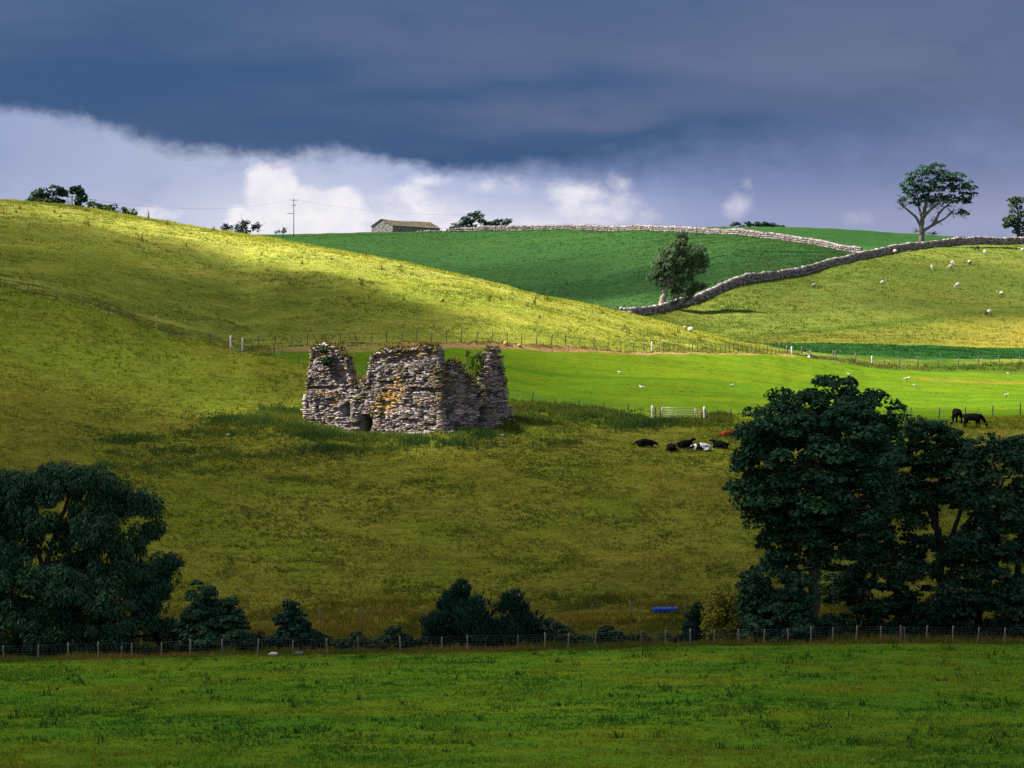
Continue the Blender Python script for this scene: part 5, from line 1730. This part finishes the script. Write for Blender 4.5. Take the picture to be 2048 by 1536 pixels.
# ------------------------------------------------------------------ cattle, sheep, gulls
def skin_mesh(name, verts, edges, radii, mat, sub=2):
    me = bpy.data.meshes.new(name + '_frame')
    me.from_pydata([tuple(v) for v in verts], edges, [])
    o = bpy.data.objects.new(name + '_frame', me)
    COL.objects.link(o)
    md = o.modifiers.new('skin', 'SKIN')
    md.use_smooth_shade = True
    for i, r_ in enumerate(radii):
        me.skin_vertices[0].data[i].radius = (r_, r_) if not hasattr(r_, '__len__') else r_
        me.skin_vertices[0].data[i].use_root = (i == 0)
    s = o.modifiers.new('sub', 'SUBSURF')
    s.levels = s.render_levels = sub
    dg = bpy.context.evaluated_depsgraph_get()
    dg.update()
    out = bpy.data.meshes.new_from_object(o.evaluated_get(dg))
    out.name = name
    out.materials.clear()
    out.materials.append(mat)
    bpy.data.objects.remove(o)
    bpy.data.meshes.remove(me)
    return out


def ear_mesh(L_=.2):
    v = np.array([(0, 0, 0), (.03, L_ * .5, .05), (.0, L_, -.02), (-.02, L_ * .5, -.05), (-.03, L_ * .5, .02)])
    return v, np.array([(0, 1, 2, 4), (0, 4, 2, 3), (0, 3, 2, 1), (0, 1, 4, 1)])[:3]


def chain(verts, edges, radii, start, pts):
    prev = start
    for (p, r_) in pts:
        verts.append(p)
        radii.append(r_)
        edges.append((prev, len(verts) - 1))
        prev = len(verts) - 1


def cow_standing():
    v = [(-.62, 0, 1.02), (-.15, 0, .95), (.32, 0, .95), (.60, 0, .98)]
    r_ = [(.24, .26), (.31, .33), (.28, .31), (.19, .22)]
    e = [(0, 1), (1, 2), (2, 3)]
    chain(v, e, r_, 3, [((.84, 0, .70), .15), ((1.0, 0, .44), .12), ((1.08, 0, .22), .09), ((1.12, 0, .08), .07)])
    chain(v, e, r_, 0, [((-.84, 0, 1.12), .07), ((-.92, 0, .80), .03), ((-.92, 0, .42), .04)])
    for s in (-1, 1):
        off = .05 * s
        chain(v, e, r_, 0, [((-.60 + off, .19 * s, .74), .15), ((-.54 + off, .20 * s, .58), .11), ((-.70 + off, .19 * s, .40), .06), ((-.65 + off, .19 * s, .13), .045), ((-.62 + off, .19 * s, .02), .055)])
        chain(v, e, r_, 2, [((.36 - off * 2, .18 * s, .66), .12), ((.38 - off * 2, .18 * s, .40), .065), ((.37 - off * 2, .18 * s, .13), .045), ((.40 - off * 2, .18 * s, .02), .055)])
    return v, e, r_, (1.0, .46)


def cow_lying(head):
    v = [(-.58, 0, .36), (-.10, 0, .42), (.38, 0, .40)]
    r_ = [(.34, .30), (.40, .36), (.34, .33)]
    e = [(0, 1), (1, 2)]
    if head == 'up':
        chain(v, e, r_, 2, [((.66, 0, .62), .20), ((.84, 0, .86), .14), ((1.02, 0, .82), .105), ((1.16, 0, .72), .08)])
        hp_ = (.84, .92)
    elif head == 'down':
        chain(v, e, r_, 2, [((.70, .05, .36), .20), ((.92, .10, .30), .14), ((1.10, .14, .22), .10), ((1.22, .16, .14), .08)])
        hp_ = (.92, .36)
    else:  # turned back along the flank
        chain(v, e, r_, 2, [((.64, -.12, .50), .20), ((.70, -.34, .56), .14), ((.58, -.50, .46), .10), ((.48, -.58, .36), .08)])
        hp_ = (.70, .62)
    chain(v, e, r_, 0, [((-.90, 0, .42), .06), ((-1.0, .05, .22), .035), ((-1.12, .1, .05), .03)])
    for s in (-1, 1):
        chain(v, e, r_, 0, [((-.40, .30 * s, .24), .17), ((-.72, .40 * s, .13), .085), ((-.40, .46 * s, .08), .06), ((-.25, .47 * s, .07), .06)])
        chain(v, e, r_, 2, [((.56, .22 * s, .20), .12), ((.74, .24 * s, .10), .075), ((.48, .28 * s, .07), .055)])
    return v, e, r_, hp_


def animal(name, label, cat, loc, rz, built, mat, scale=1.0, group=None, mesh_cache={}, key=None, eartag=None, pitch=0.0):
    v, e, r_, hp_ = built
    root = empty(name, loc, rz)
    tag(root, label, cat, group)
    k = (key, mat.name)
    if k not in mesh_cache:
        mesh_cache[k] = skin_mesh('body', v, e, r_, mat)
    o = link('body', mesh_cache[k], root)
    for s in (-1, 1):
        ev, ef = ear_mesh()
        ev = ev * np.array([1, s, 1])
        o = link('ear', mesh_np('ear', ev + np.array([hp_[0] - .04, .08 * s + (hp_[2] if len(hp_) > 2 else 0), hp_[1] + .02]), ef, mat, None, True), root)
        if eartag and s == eartag:
            link('ear_tag', mesh_np('ear_tag', box_v((hp_[0] - .02, .2 * s, hp_[1] - .02), (.015, .04, .05)), BOXF, M_TAG), root)
    root.scale = (scale, scale, scale)
    return root


mbw, N = mat_new('black_and_white_hide')
tcn = N.new('ShaderNodeTexCoord')
nz_ = N.noise(tcn.outputs['Object'], 2.9, 1, .5, .3)
sx_ = N.new('ShaderNodeSeparateXYZ')
N.l.new(tcn.outputs['Object'], sx_.inputs[0])
fac = N.sstep(N.add(nz_, N.mul(sx_.outputs[0], .10)), .515, .53)
finish(N, principled(N, N.mix(fac, (.78, .76, .76), (.012, .012, .014)), .75, .2))
GC = 'cattle resting and grazing in the pasture'
animal('cow', 'black cow lying flat at the left of the resting herd, tail to the left', 'cow', AT(1290, 893, 255, 290), R(4), cow_lying('down'), M_BLACKHIDE, 1.04, GC, key='d')
animal('cow', 'small hunched black calf lying alone between the leftmost cow and the clustered pair', 'cow', AT(1342, 902, 250, 290), R(100), cow_lying('back'), M_BLACKHIDE, .98, GC, key='b')
animal('cow', 'black cow with raised head lying behind the black and white cow', 'cow', AT(1370, 896, 250, 292), R(24), cow_lying('up'), M_BLACKHIDE, 1.0, GC, key='u')
animal('cow', 'black and white cow lying in front of the black cows', 'cow', AT(1402, 901, 250, 285), R(176), cow_lying('down'), mbw, 1.02, GC, key='d')
animal('cow', 'black cow with a yellow ear tag lying right of the black and white cow', 'cow', AT(1441, 897, 250, 290), R(168), cow_lying('up'), M_BLACKHIDE, .95, GC, key='u', eartag=1)
animal('calf', 'shaggy rust red calf lying apart, above the black cattle', 'calf', AT(1451, 873, 255, 300), R(20), cow_lying('up'), M_REDHIDE, .68, GC, key='u')
animal('cow', 'black cow seen from behind, grazing at the fence', 'cow', AT(1913, 847, 270, 300), R(97), cow_standing(), M_BLACKHIDE, 1.2, GC, key='s')
animal('cow', 'black cow grazing side on with its head down to the right', 'cow', AT(1947, 857, 262, 299), R(-12), cow_standing(), M_BLACKHIDE, 1.18, GC, key='s', eartag=-1)


def sheep_meshes():
    v = [(-.35, 0, .62), (0, 0, .62), (.33, 0, .64)]
    r_ = [.24, .29, .24]
    e = [(0, 1), (1, 2)]
    fleece = skin_mesh('fleece', v, e, r_, M_FLEECE, 2)
    co = np.array([p.co[:] for p in fleece.vertices])
    co *= 1 + .035 * np.sin(co[:, [1, 2, 0]] * 31)
    fleece.vertices.foreach_set('co', co.astype(np.float32).ravel())
    heads = {}
    for pose in ('graze', 'up'):
        if pose == 'graze':
            hv = [(.42, 0, .58), (.58, 0, .38), (.70, 0, .16), (.74, 0, .06)]
        else:
            hv = [(.40, 0, .74), (.55, 0, .92), (.70, 0, .88), (.80, 0, .82)]
        hv2 = list(hv)
        ee = [(0, 1), (1, 2), (2, 3)]
        rr = [.14, .11, .085, .06]
        for s in (-1, 1):
            chain(hv2, ee, rr, 1, [((hv[1][0] - .03, .12 * s, hv[1][2] + .05), .035), ((hv[1][0] - .05, .21 * s, hv[1][2] + .02), .02)])
        for mk, mm in (('dark', M_DARKFACE), ('pale', M_PALEFACE)):
            heads[(pose, mk)] = skin_mesh('head', hv2, ee, rr, mm, 1)
    legs = {}
    for mk, mm in (('dark', M_DARKFACE), ('pale', M_PALEFACE)):
        vv_, ff_ = tube([(0, 0, .48), (.015, 0, .25), (0, 0, .0)], [.06, .035, .04], 6)
        legs[mk] = mesh_np('leg', vv_, ff_, mm, None, True)
    return fleece, heads, legs


FLE, HEADS, LEGS = sheep_meshes()
FLE_BLACK = FLE.copy()
FLE_BLACK.materials.clear()
FLE_BLACK.materials.append(M_DARKFACE)
GS = 'sheep scattered over the sloping pasture'


def sheep(px, py, rz, label, pose='graze', face='pale', lying=False, s=1.12, black=False, dr=(430, 760)):
    q = AT(px, py, *dr)
    root = empty('sheep', q, R(rz))
    tag(root, label, 'sheep', GS)
    dz = -.34 if lying else 0
    link('fleece', FLE_BLACK if black else FLE, root, (0, 0, dz))
    link('head', HEADS[(pose, face)], root, (0, 0, dz))
    if not lying:
        for x_ in (-.3, .3):
            for y_ in (-.13, .13):
                link('leg', LEGS[face], root, (x_, y_, 0))
    root.scale = (s, s, s)


sheep(1381, 664, 170, 'white sheep lying on the sunlit toe of the hill above the close posted fence', 'up', 'pale', True, 1.2, dr=(360, 440))
sheep(1628, 577, 250, 'pale sheep by itself below the middle of the stone wall', 'up', 'dark')
sheep(1765, 568, 5, 'white sheep lying by itself in the middle of the slope', 'up', 'pale', True)
sheep(1864, 541, 265, 'pale sheep to the left of the close pair on the upper slope', 'graze', 'pale')
sheep(1905, 532, 300, 'rear sheep of the close pair on the upper slope', 'graze', 'pale')
sheep(1901, 540, 200, 'front sheep of the close pair on the upper slope', 'graze', 'pale')
sheep(1939, 531, 280, 'dark faced sheep to the right of the close pair on the upper slope', 'graze', 'dark')
sheep(1916, 578, 215, 'large white sheep grazing alone below the close pair', 'graze', 'pale', s=1.25)
sheep(2003, 590, 160, 'white sheep with raised head lying near the right edge', 'up', 'pale', True, 1.2)
sheep(1979, 633, 210, 'white sheep with a black face on the old track, lowest on the slope', 'graze', 'dark', s=1.25)
sheep(1790, 509, 330, 'dark legged sheep standing close below the stone wall', 'graze', 'dark', dr=(430, 655))
sheep(1955, 502, 180, 'black sheep in the shadow of the tall lone tree', 'graze', 'dark', black=True)
sheep(1970, 510, 95, 'tan sheep at the edge of the lone tree shadow, beside the black one', 'graze', 'pale')
sheep(2045, 506, 170, 'white sheep at the right edge below the stone wall', 'up', 'pale')

gv = [(-.16, 0, .24), (0, 0, .27), (.13, 0, .30), (.20, 0, .39), (.25, 0, .42)]
gull_b = skin_mesh('body', gv + [(-.30, 0, .22)], [(0, 1), (1, 2), (2, 3), (3, 4), (0, 5)], [.085, .11, .085, .055, .055, .03], M_GULL, 1)
wv_ = []
for s in (-1, 1):
    wv_.append(skin_mesh('wing', [(.08, .09 * s, .30), (-.10, .105 * s, .28), (-.36, .04 * s, .24)], [(0, 1), (1, 2)], [(.03, .07), (.03, .075), (.015, .025)], M_GULLW, 1))
bv, bf = tube([(.29, 0, .42), (.36, 0, .40)], [.022, .008], 6)
beak = mesh_np('beak', bv, bf, M_BEAK)
lv, lf = tube([(0, 0, .18), (0.01, 0, .0)], .012, 4)
gleg = mesh_np('leg', lv, lf, M_BEAK)
GG = 'white gulls standing on the meadow'
for (px, py, rz, s, lab) in [(1240, 750, 170, 1.0, 'small gull highest on the left half of the meadow'), (1284, 781, 160, 1.25, 'large white gull nearest above the metal gate'), (1464, 774, 20, .8, 'tiny distant gull on the meadow left of the large sycamore'),
                             (1698, 754, 190, 1.1, 'gull on the meadow just above the top of the large sycamore'), (1814, 763, 15, 1.3, 'white gull on the right of the meadow, upper of a pair'), (1830, 777, 200, 1.1, 'white gull on the right of the meadow, lower of a pair'),
                             (2017, 751, 180, .9, 'gull at the top edge of the meadow near the right side'), (2013, 794, 10, 1.0, 'gull low on the meadow near the right side above the fence')]:
    q = AT(px, py, 296, 400)
    root = empty('gull', q, R(rz))
    tag(root, lab, 'gull', GG)
    link('body', gull_b, root)
    for w_ in wv_:
        link('wing', w_, root)
    link('beak', beak, root)
    for y_ in (-.05, .05):
        link('leg', gleg, root, (0, y_, 0))
    root.scale = (s * 1.0,) * 3


# ------------------------------------------------------------------ grass and rough plants
def blades(px, d, h, w, col, lean=.35, per=3, spread=.10):
    n = len(px)
    x = (px - 1024) / FPX * d
    z = terrain_z(px, d)
    base = np.stack([x, d, z], -1)
    base = np.repeat(base, per, 0)
    m = n * per
    base[:, :2] += rng.normal(0, spread, (m, 2))
    a = rng.uniform(0, 2 * math.pi, m)
    hh = np.repeat(h, per) * rng.uniform(.6, 1.25, m)
    ww = np.repeat(w, per) * rng.uniform(.7, 1.3, m)
    la = rng.uniform(0, 2 * math.pi, m)
    ll = hh * lean * rng.uniform(.2, 1.4, m)
    V_ = np.empty((m, 3, 3))
    dx = np.stack([np.cos(a), np.sin(a), np.zeros(m)], -1) * (ww * .5)[:, None]
    V_[:, 0] = base - dx - np.array([0, 0, .03])
    V_[:, 1] = base + dx - np.array([0, 0, .03])
    V_[:, 2] = base + np.stack([np.cos(la) * ll, np.sin(la) * ll, hh], -1)
    c = np.repeat(col, per, 0) * rng.uniform(.75, 1.3, (m, 1))
    return V_.reshape(-1, 3), np.repeat(c, 3, 0)


def scatter(n, k0, k1, t0=0.0, t1=1.0, p0=-60, p1=2110):
    # carry the cover on a little past the edges of the view
    if p0 == -60:
        p0, n = -260, int(n * 1.09)
    if p1 == 2110:
        p1, n = 2340, int(n * 1.11)
    px = rng.uniform(p0, p1, n)
    ta = rng.uniform(t0, t1, n)
    return px, curve_d(k0, px) * (1 - ta) + curve_d(k1, px) * ta


def pal(n, cols, x=None, y=None, s=6.0):
    cols = np.asarray(cols)
    t = rng.uniform(0, 1, n)
    if x is not None:
        t = np.clip(.5 + .55 * vnoise(x, y, s) + .35 * vnoise(x + 77, y, s * .3) + rng.normal(0, .18, n), 0, .999)
    i = np.minimum((t * len(cols)).astype(int), len(cols) - 1)
    return cols[i]


def grass(name, label, parts):
    vs, cs = [], []
    for (px, d, h, w, col, lean, per, spr_) in parts:
        v, c = blades(px, d, h, w, col, lean, per, spr_)
        vs.append(v)
        cs.append(c)
    v, c = np.concatenate(vs), np.concatenate(cs)
    o = link(name, mesh_np(name, v, np.arange(len(v)).reshape(-1, 3), M_BLADE, c))
    tag(o, label, 'grass', None, 'stuff')


def part_(n, k0, k1, h, w, cols, lean=.5, per=3, spr_=.1, t0=0., t1=1., p0=-60, p1=2110, s=6.0):
    px, d = scatter(n, k0, k1, t0, t1, p0, p1)
    n = len(px)
    x = (px - 1024) / FPX * d
    clump = np.clip(1 + .8 * vnoise(x, d, 1.7), .25, 1.9)
    return (px, d, rng.uniform(h[0], h[1], n) * clump, np.full(n, w), pal(n, cols, x, d, s), lean, per, spr_)


G_F = [(.028, .085, .010), (.052, .132, .011), (.074, .160, .012), (.105, .178, .013), (.155, .168, .016)]
grass('grass', 'short dark green grass of the foreground field', [part_(70000, 2, 3, (.07, .17), .055, G_F, .6, s=7.0, t0=-.06)])
T_S = [(.06, .085, .010), (.10, .10, .014), (.17, .12, .03), (.08, .11, .012), (.15, .085, .028)]
grass('long_grass', 'tall rusty seeding grass along the foot of the nearest fence', [part_(7000, 3, 4, (.18, .42), .06, T_S, .35, 4, .1, -.05, .9), part_(2600, 2, 3, (.12, .30), .06, T_S, .4, 4, .1, .98, 1.0)])
P_C = [(.070, .090, .016), (.11, .124, .016), (.150, .154, .022), (.185, .175, .028), (.22, .19, .038)]
grass('long_grass', 'rough mixed growth in the hollow behind the bushes', [part_(16000, 4, 5, (.2, .5), .07, [(.04, .07, .012), (.07, .09, .012), (.12, .12, .014), (.17, .14, .02)], .4, 4, .12), part_(10000, 5, 6, (.18, .42), .07, [(.08, .09, .012), (.13, .12, .012), (.19, .15, .02), (.23, .16, .03)], .5, 4, .12, 0, .45), part_(16000, 5, 6, (.12, .28), .08, P_C, .9, 4, .12, .25, 1.02)])
grass('pasture_tussocks', 'olive tussocks of the pasture below the ruin', [part_(26000, 6, 7, (.08, .20), .08, P_C, 1., 4, .12), part_(24000, 7, 8, (.08, .18), .08, P_C, 1., 4, .12), part_(14000, 8, 9, (.08, .17), .08, P_C, 1., 4, .12), part_(5000, 10, 12, (.08, .18), .08, P_C[1:], .8, 4, .12, 0, 1, -60, 545), part_(14000, 9, 10, (.1, .26), .08, [(.075, .12, .012), (.105, .15, .012), (.15, .17, .014), (.19, .185, .018)], .9, 4, .12)])
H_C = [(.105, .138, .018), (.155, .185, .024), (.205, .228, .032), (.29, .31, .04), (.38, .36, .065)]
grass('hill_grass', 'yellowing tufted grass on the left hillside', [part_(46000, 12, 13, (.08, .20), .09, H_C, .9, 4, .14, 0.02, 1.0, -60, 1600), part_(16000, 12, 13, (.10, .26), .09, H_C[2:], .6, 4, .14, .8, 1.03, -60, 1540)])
grass('meadow_grass', 'short bright grass of the meadow', [part_(16000, 10, 11, (.03, .06), .07, [(.080, .155, .008), (.098, .168, .009), (.12, .168, .010)], 1.2, 3, .1, .06, .96, 560, 2110)])
grass('slope_grass', 'tufted grass of the sheep pasture', [part_(26000, 14, 15, (.10, .24), .14, [(.08, .13, .024), (.11, .155, .028), (.135, .175, .032), (.165, .185, .036), (.20, .195, .045)], 1.0, 4, .25, .02, .98, 1270, 2110, 14.0)])
grass('bank_weeds', 'weeds and grass overhanging the brown earth bank', [part_(1300, 11, 12, (.10, .24), .08, [(.07, .10, .01), (.12, .14, .012), (.22, .16, .04), (.26, .16, .06)], .4, 4, .1, .55, 1.05, 510, 1640), part_(300, 11, 12, (.1, .25), .08, [(.24, .16, .07), (.30, .19, .09), (.10, .11, .012)], .4, 4, .1, .0, .6, 510, 1640),
                                                                 part_(1500, 11, 12, (.15, .4), .09, [(.05, .09, .012), (.09, .12, .014), (.16, .11, .04)], .4, 4, .1, .5, 1.1, 1590, 2110)])
grass('crop_blades', 'dense short crop on the back field and the strip', [part_(30000, 14, 16, (.08, .20), .16, [(.028, .078, .028), (.042, .104, .035), (.056, .124, .040), (.072, .136, .044)], 1.0, 3, .25, .0, 1.0, 500, 1262, 20.0), part_(22000, 15, 16, (.08, .20), .16, [(.028, .078, .028), (.042, .104, .035), (.056, .124, .040), (.072, .136, .044)], 1.0, 3, .25, .02, 1.0, 1262, 1740, 20.0),
    part_(9000, 13, 14, (.1, .24), .10, [(.014, .068, .016), (.026, .10, .022), (.038, .12, .024)], .6, 3, .15, .03, .99, 1480, 2110, 8.0)])
# nettles and rushes round the ruin: patches on the ground
PATCH = [(556, 838, 58, 16, 1), (650, 866, 66, 12, 1), (775, 880, 90, 9, .9), (880, 888, 100, 9, .8), (955, 870, 55, 8, .9), (1022, 848, 26, 12, 1), (510, 843, 76, 12, .85), (430, 866, 64, 9, .5), (600, 858, 50, 10, .9), (268, 884, 56, 9, .5), (350, 905, 110, 10, .35), (520, 915, 120, 12, .35),
         (660, 905, 90, 13, .6), (300, 936, 120, 12, .35), (1080, 822, 80, 16, 1), (1160, 832, 80, 12, 1), (1225, 840, 50, 8, .9), (1285, 850, 60, 6, 1), (1355, 848, 60, 6, 1), (1432, 838, 24, 8, 1), (1130, 886, 32, 4, .6), (760, 900, 80, 10, .5), (590, 960, 60, 6, .3), (430, 940, 80, 10, .35)]
n_ = 200000
px_, d_ = rng.uniform(180, 1480, n_), rng.uniform(258, 304, n_)
z_t = terrain_z(px_, d_)
py_ = 768 - FPX * z_t / d_
pw = np.zeros(n_)
for (a, b, ra_, rb_, w_) in PATCH:
    r2 = ((px_ - a) / ra_) ** 2 + ((py_ - b) / rb_) ** 2
    pw = np.maximum(pw, w_ * np.exp(-r2 * .8))
x_ = (px_ - 1024) / FPX * d_
pw *= np.clip(.85 + .7 * vnoise(x_, d_, 2.2), 0, 1)
# keep them outside the walls
rel = np.stack([x_ - corner[0], d_ - corner[1]], -1)
iF = rel @ fu[:2]
iR = rel @ ru[:2]
inside = (iF > -.2) & (iF < 17) & (iR > -.1) & (iR < 11)
keep = (rng.random(n_) < pw * .46) & ~inside
px_, d_, x_, pw = px_[keep], d_[keep], x_[keep], pw[keep]
grass('nettles', 'dark nettles and rushes growing thickly round the foot of the ruin', [(px_, d_, rng.uniform(.30, .75, len(px_)) * (.5 + .6 * pw), np.full(len(px_), .085), pal(len(px_), [(.028, .064, .018), (.044, .090, .020), (.066, .112, .022), (.09, .12, .018), (.12, .125, .020)], x_, d_, 5.0), .3, 5, .14)])
# dock and thistle plants scattered over the foreground and the hill
dk = part_(300, 2, 3, (.2, .4), .10, [(.015, .045, .010), (.02, .06, .012)], .7, 7, .16, .1, .95)
grass('dock_plants', 'dark dock leaves dotted over the foreground field', [dk])
th = part_(60, 12, 13, (.5, .9), .10, [(.16, .09, .04), (.12, .09, .04)], .3, 9, .12, .3, .95, 0, 1400)
grass('thistles', 'brown dead thistles dotted over the hillside', [th])

# grass and plants growing on the broken walls
gp_v, gp_c = [], []
for ctr, s, t0 in cap_pts:
    for _ in range(3):
        p = corner + ctr + np.array([rng.normal(0, .12), rng.normal(0, .12), .08])
        n2 = 6
        cc = np.array([(.20, .15, .06), (.12, .12, .03), (.26, .17, .07), (.10, .11, .02)][rng.integers(4)])
        for _ in range(n2):
            a = rng.uniform(0, 6.28)
            h = rng.uniform(.15, .5)
            l = rng.uniform(0, .25)
            b2 = rng.uniform(0, 6.28)
            dx = np.array([math.cos(a), math.sin(a), 0]) * .075
            gp_v += [p - dx, p + dx, p + np.array([math.cos(b2) * l, math.sin(b2) * l, h])]
            gp_c += [cc * rng.uniform(.7, 1.3)] * 3
gv_ = np.array(gp_v)
o = link('wall_grass', mesh_np('wall_grass', gv_, np.arange(len(gv_)).reshape(-1, 3), M_BLADE, np.array(gp_c)))
tag(o, 'dry tan grass sprouting along the broken tops of the ruin', 'grass', None, 'stuff')
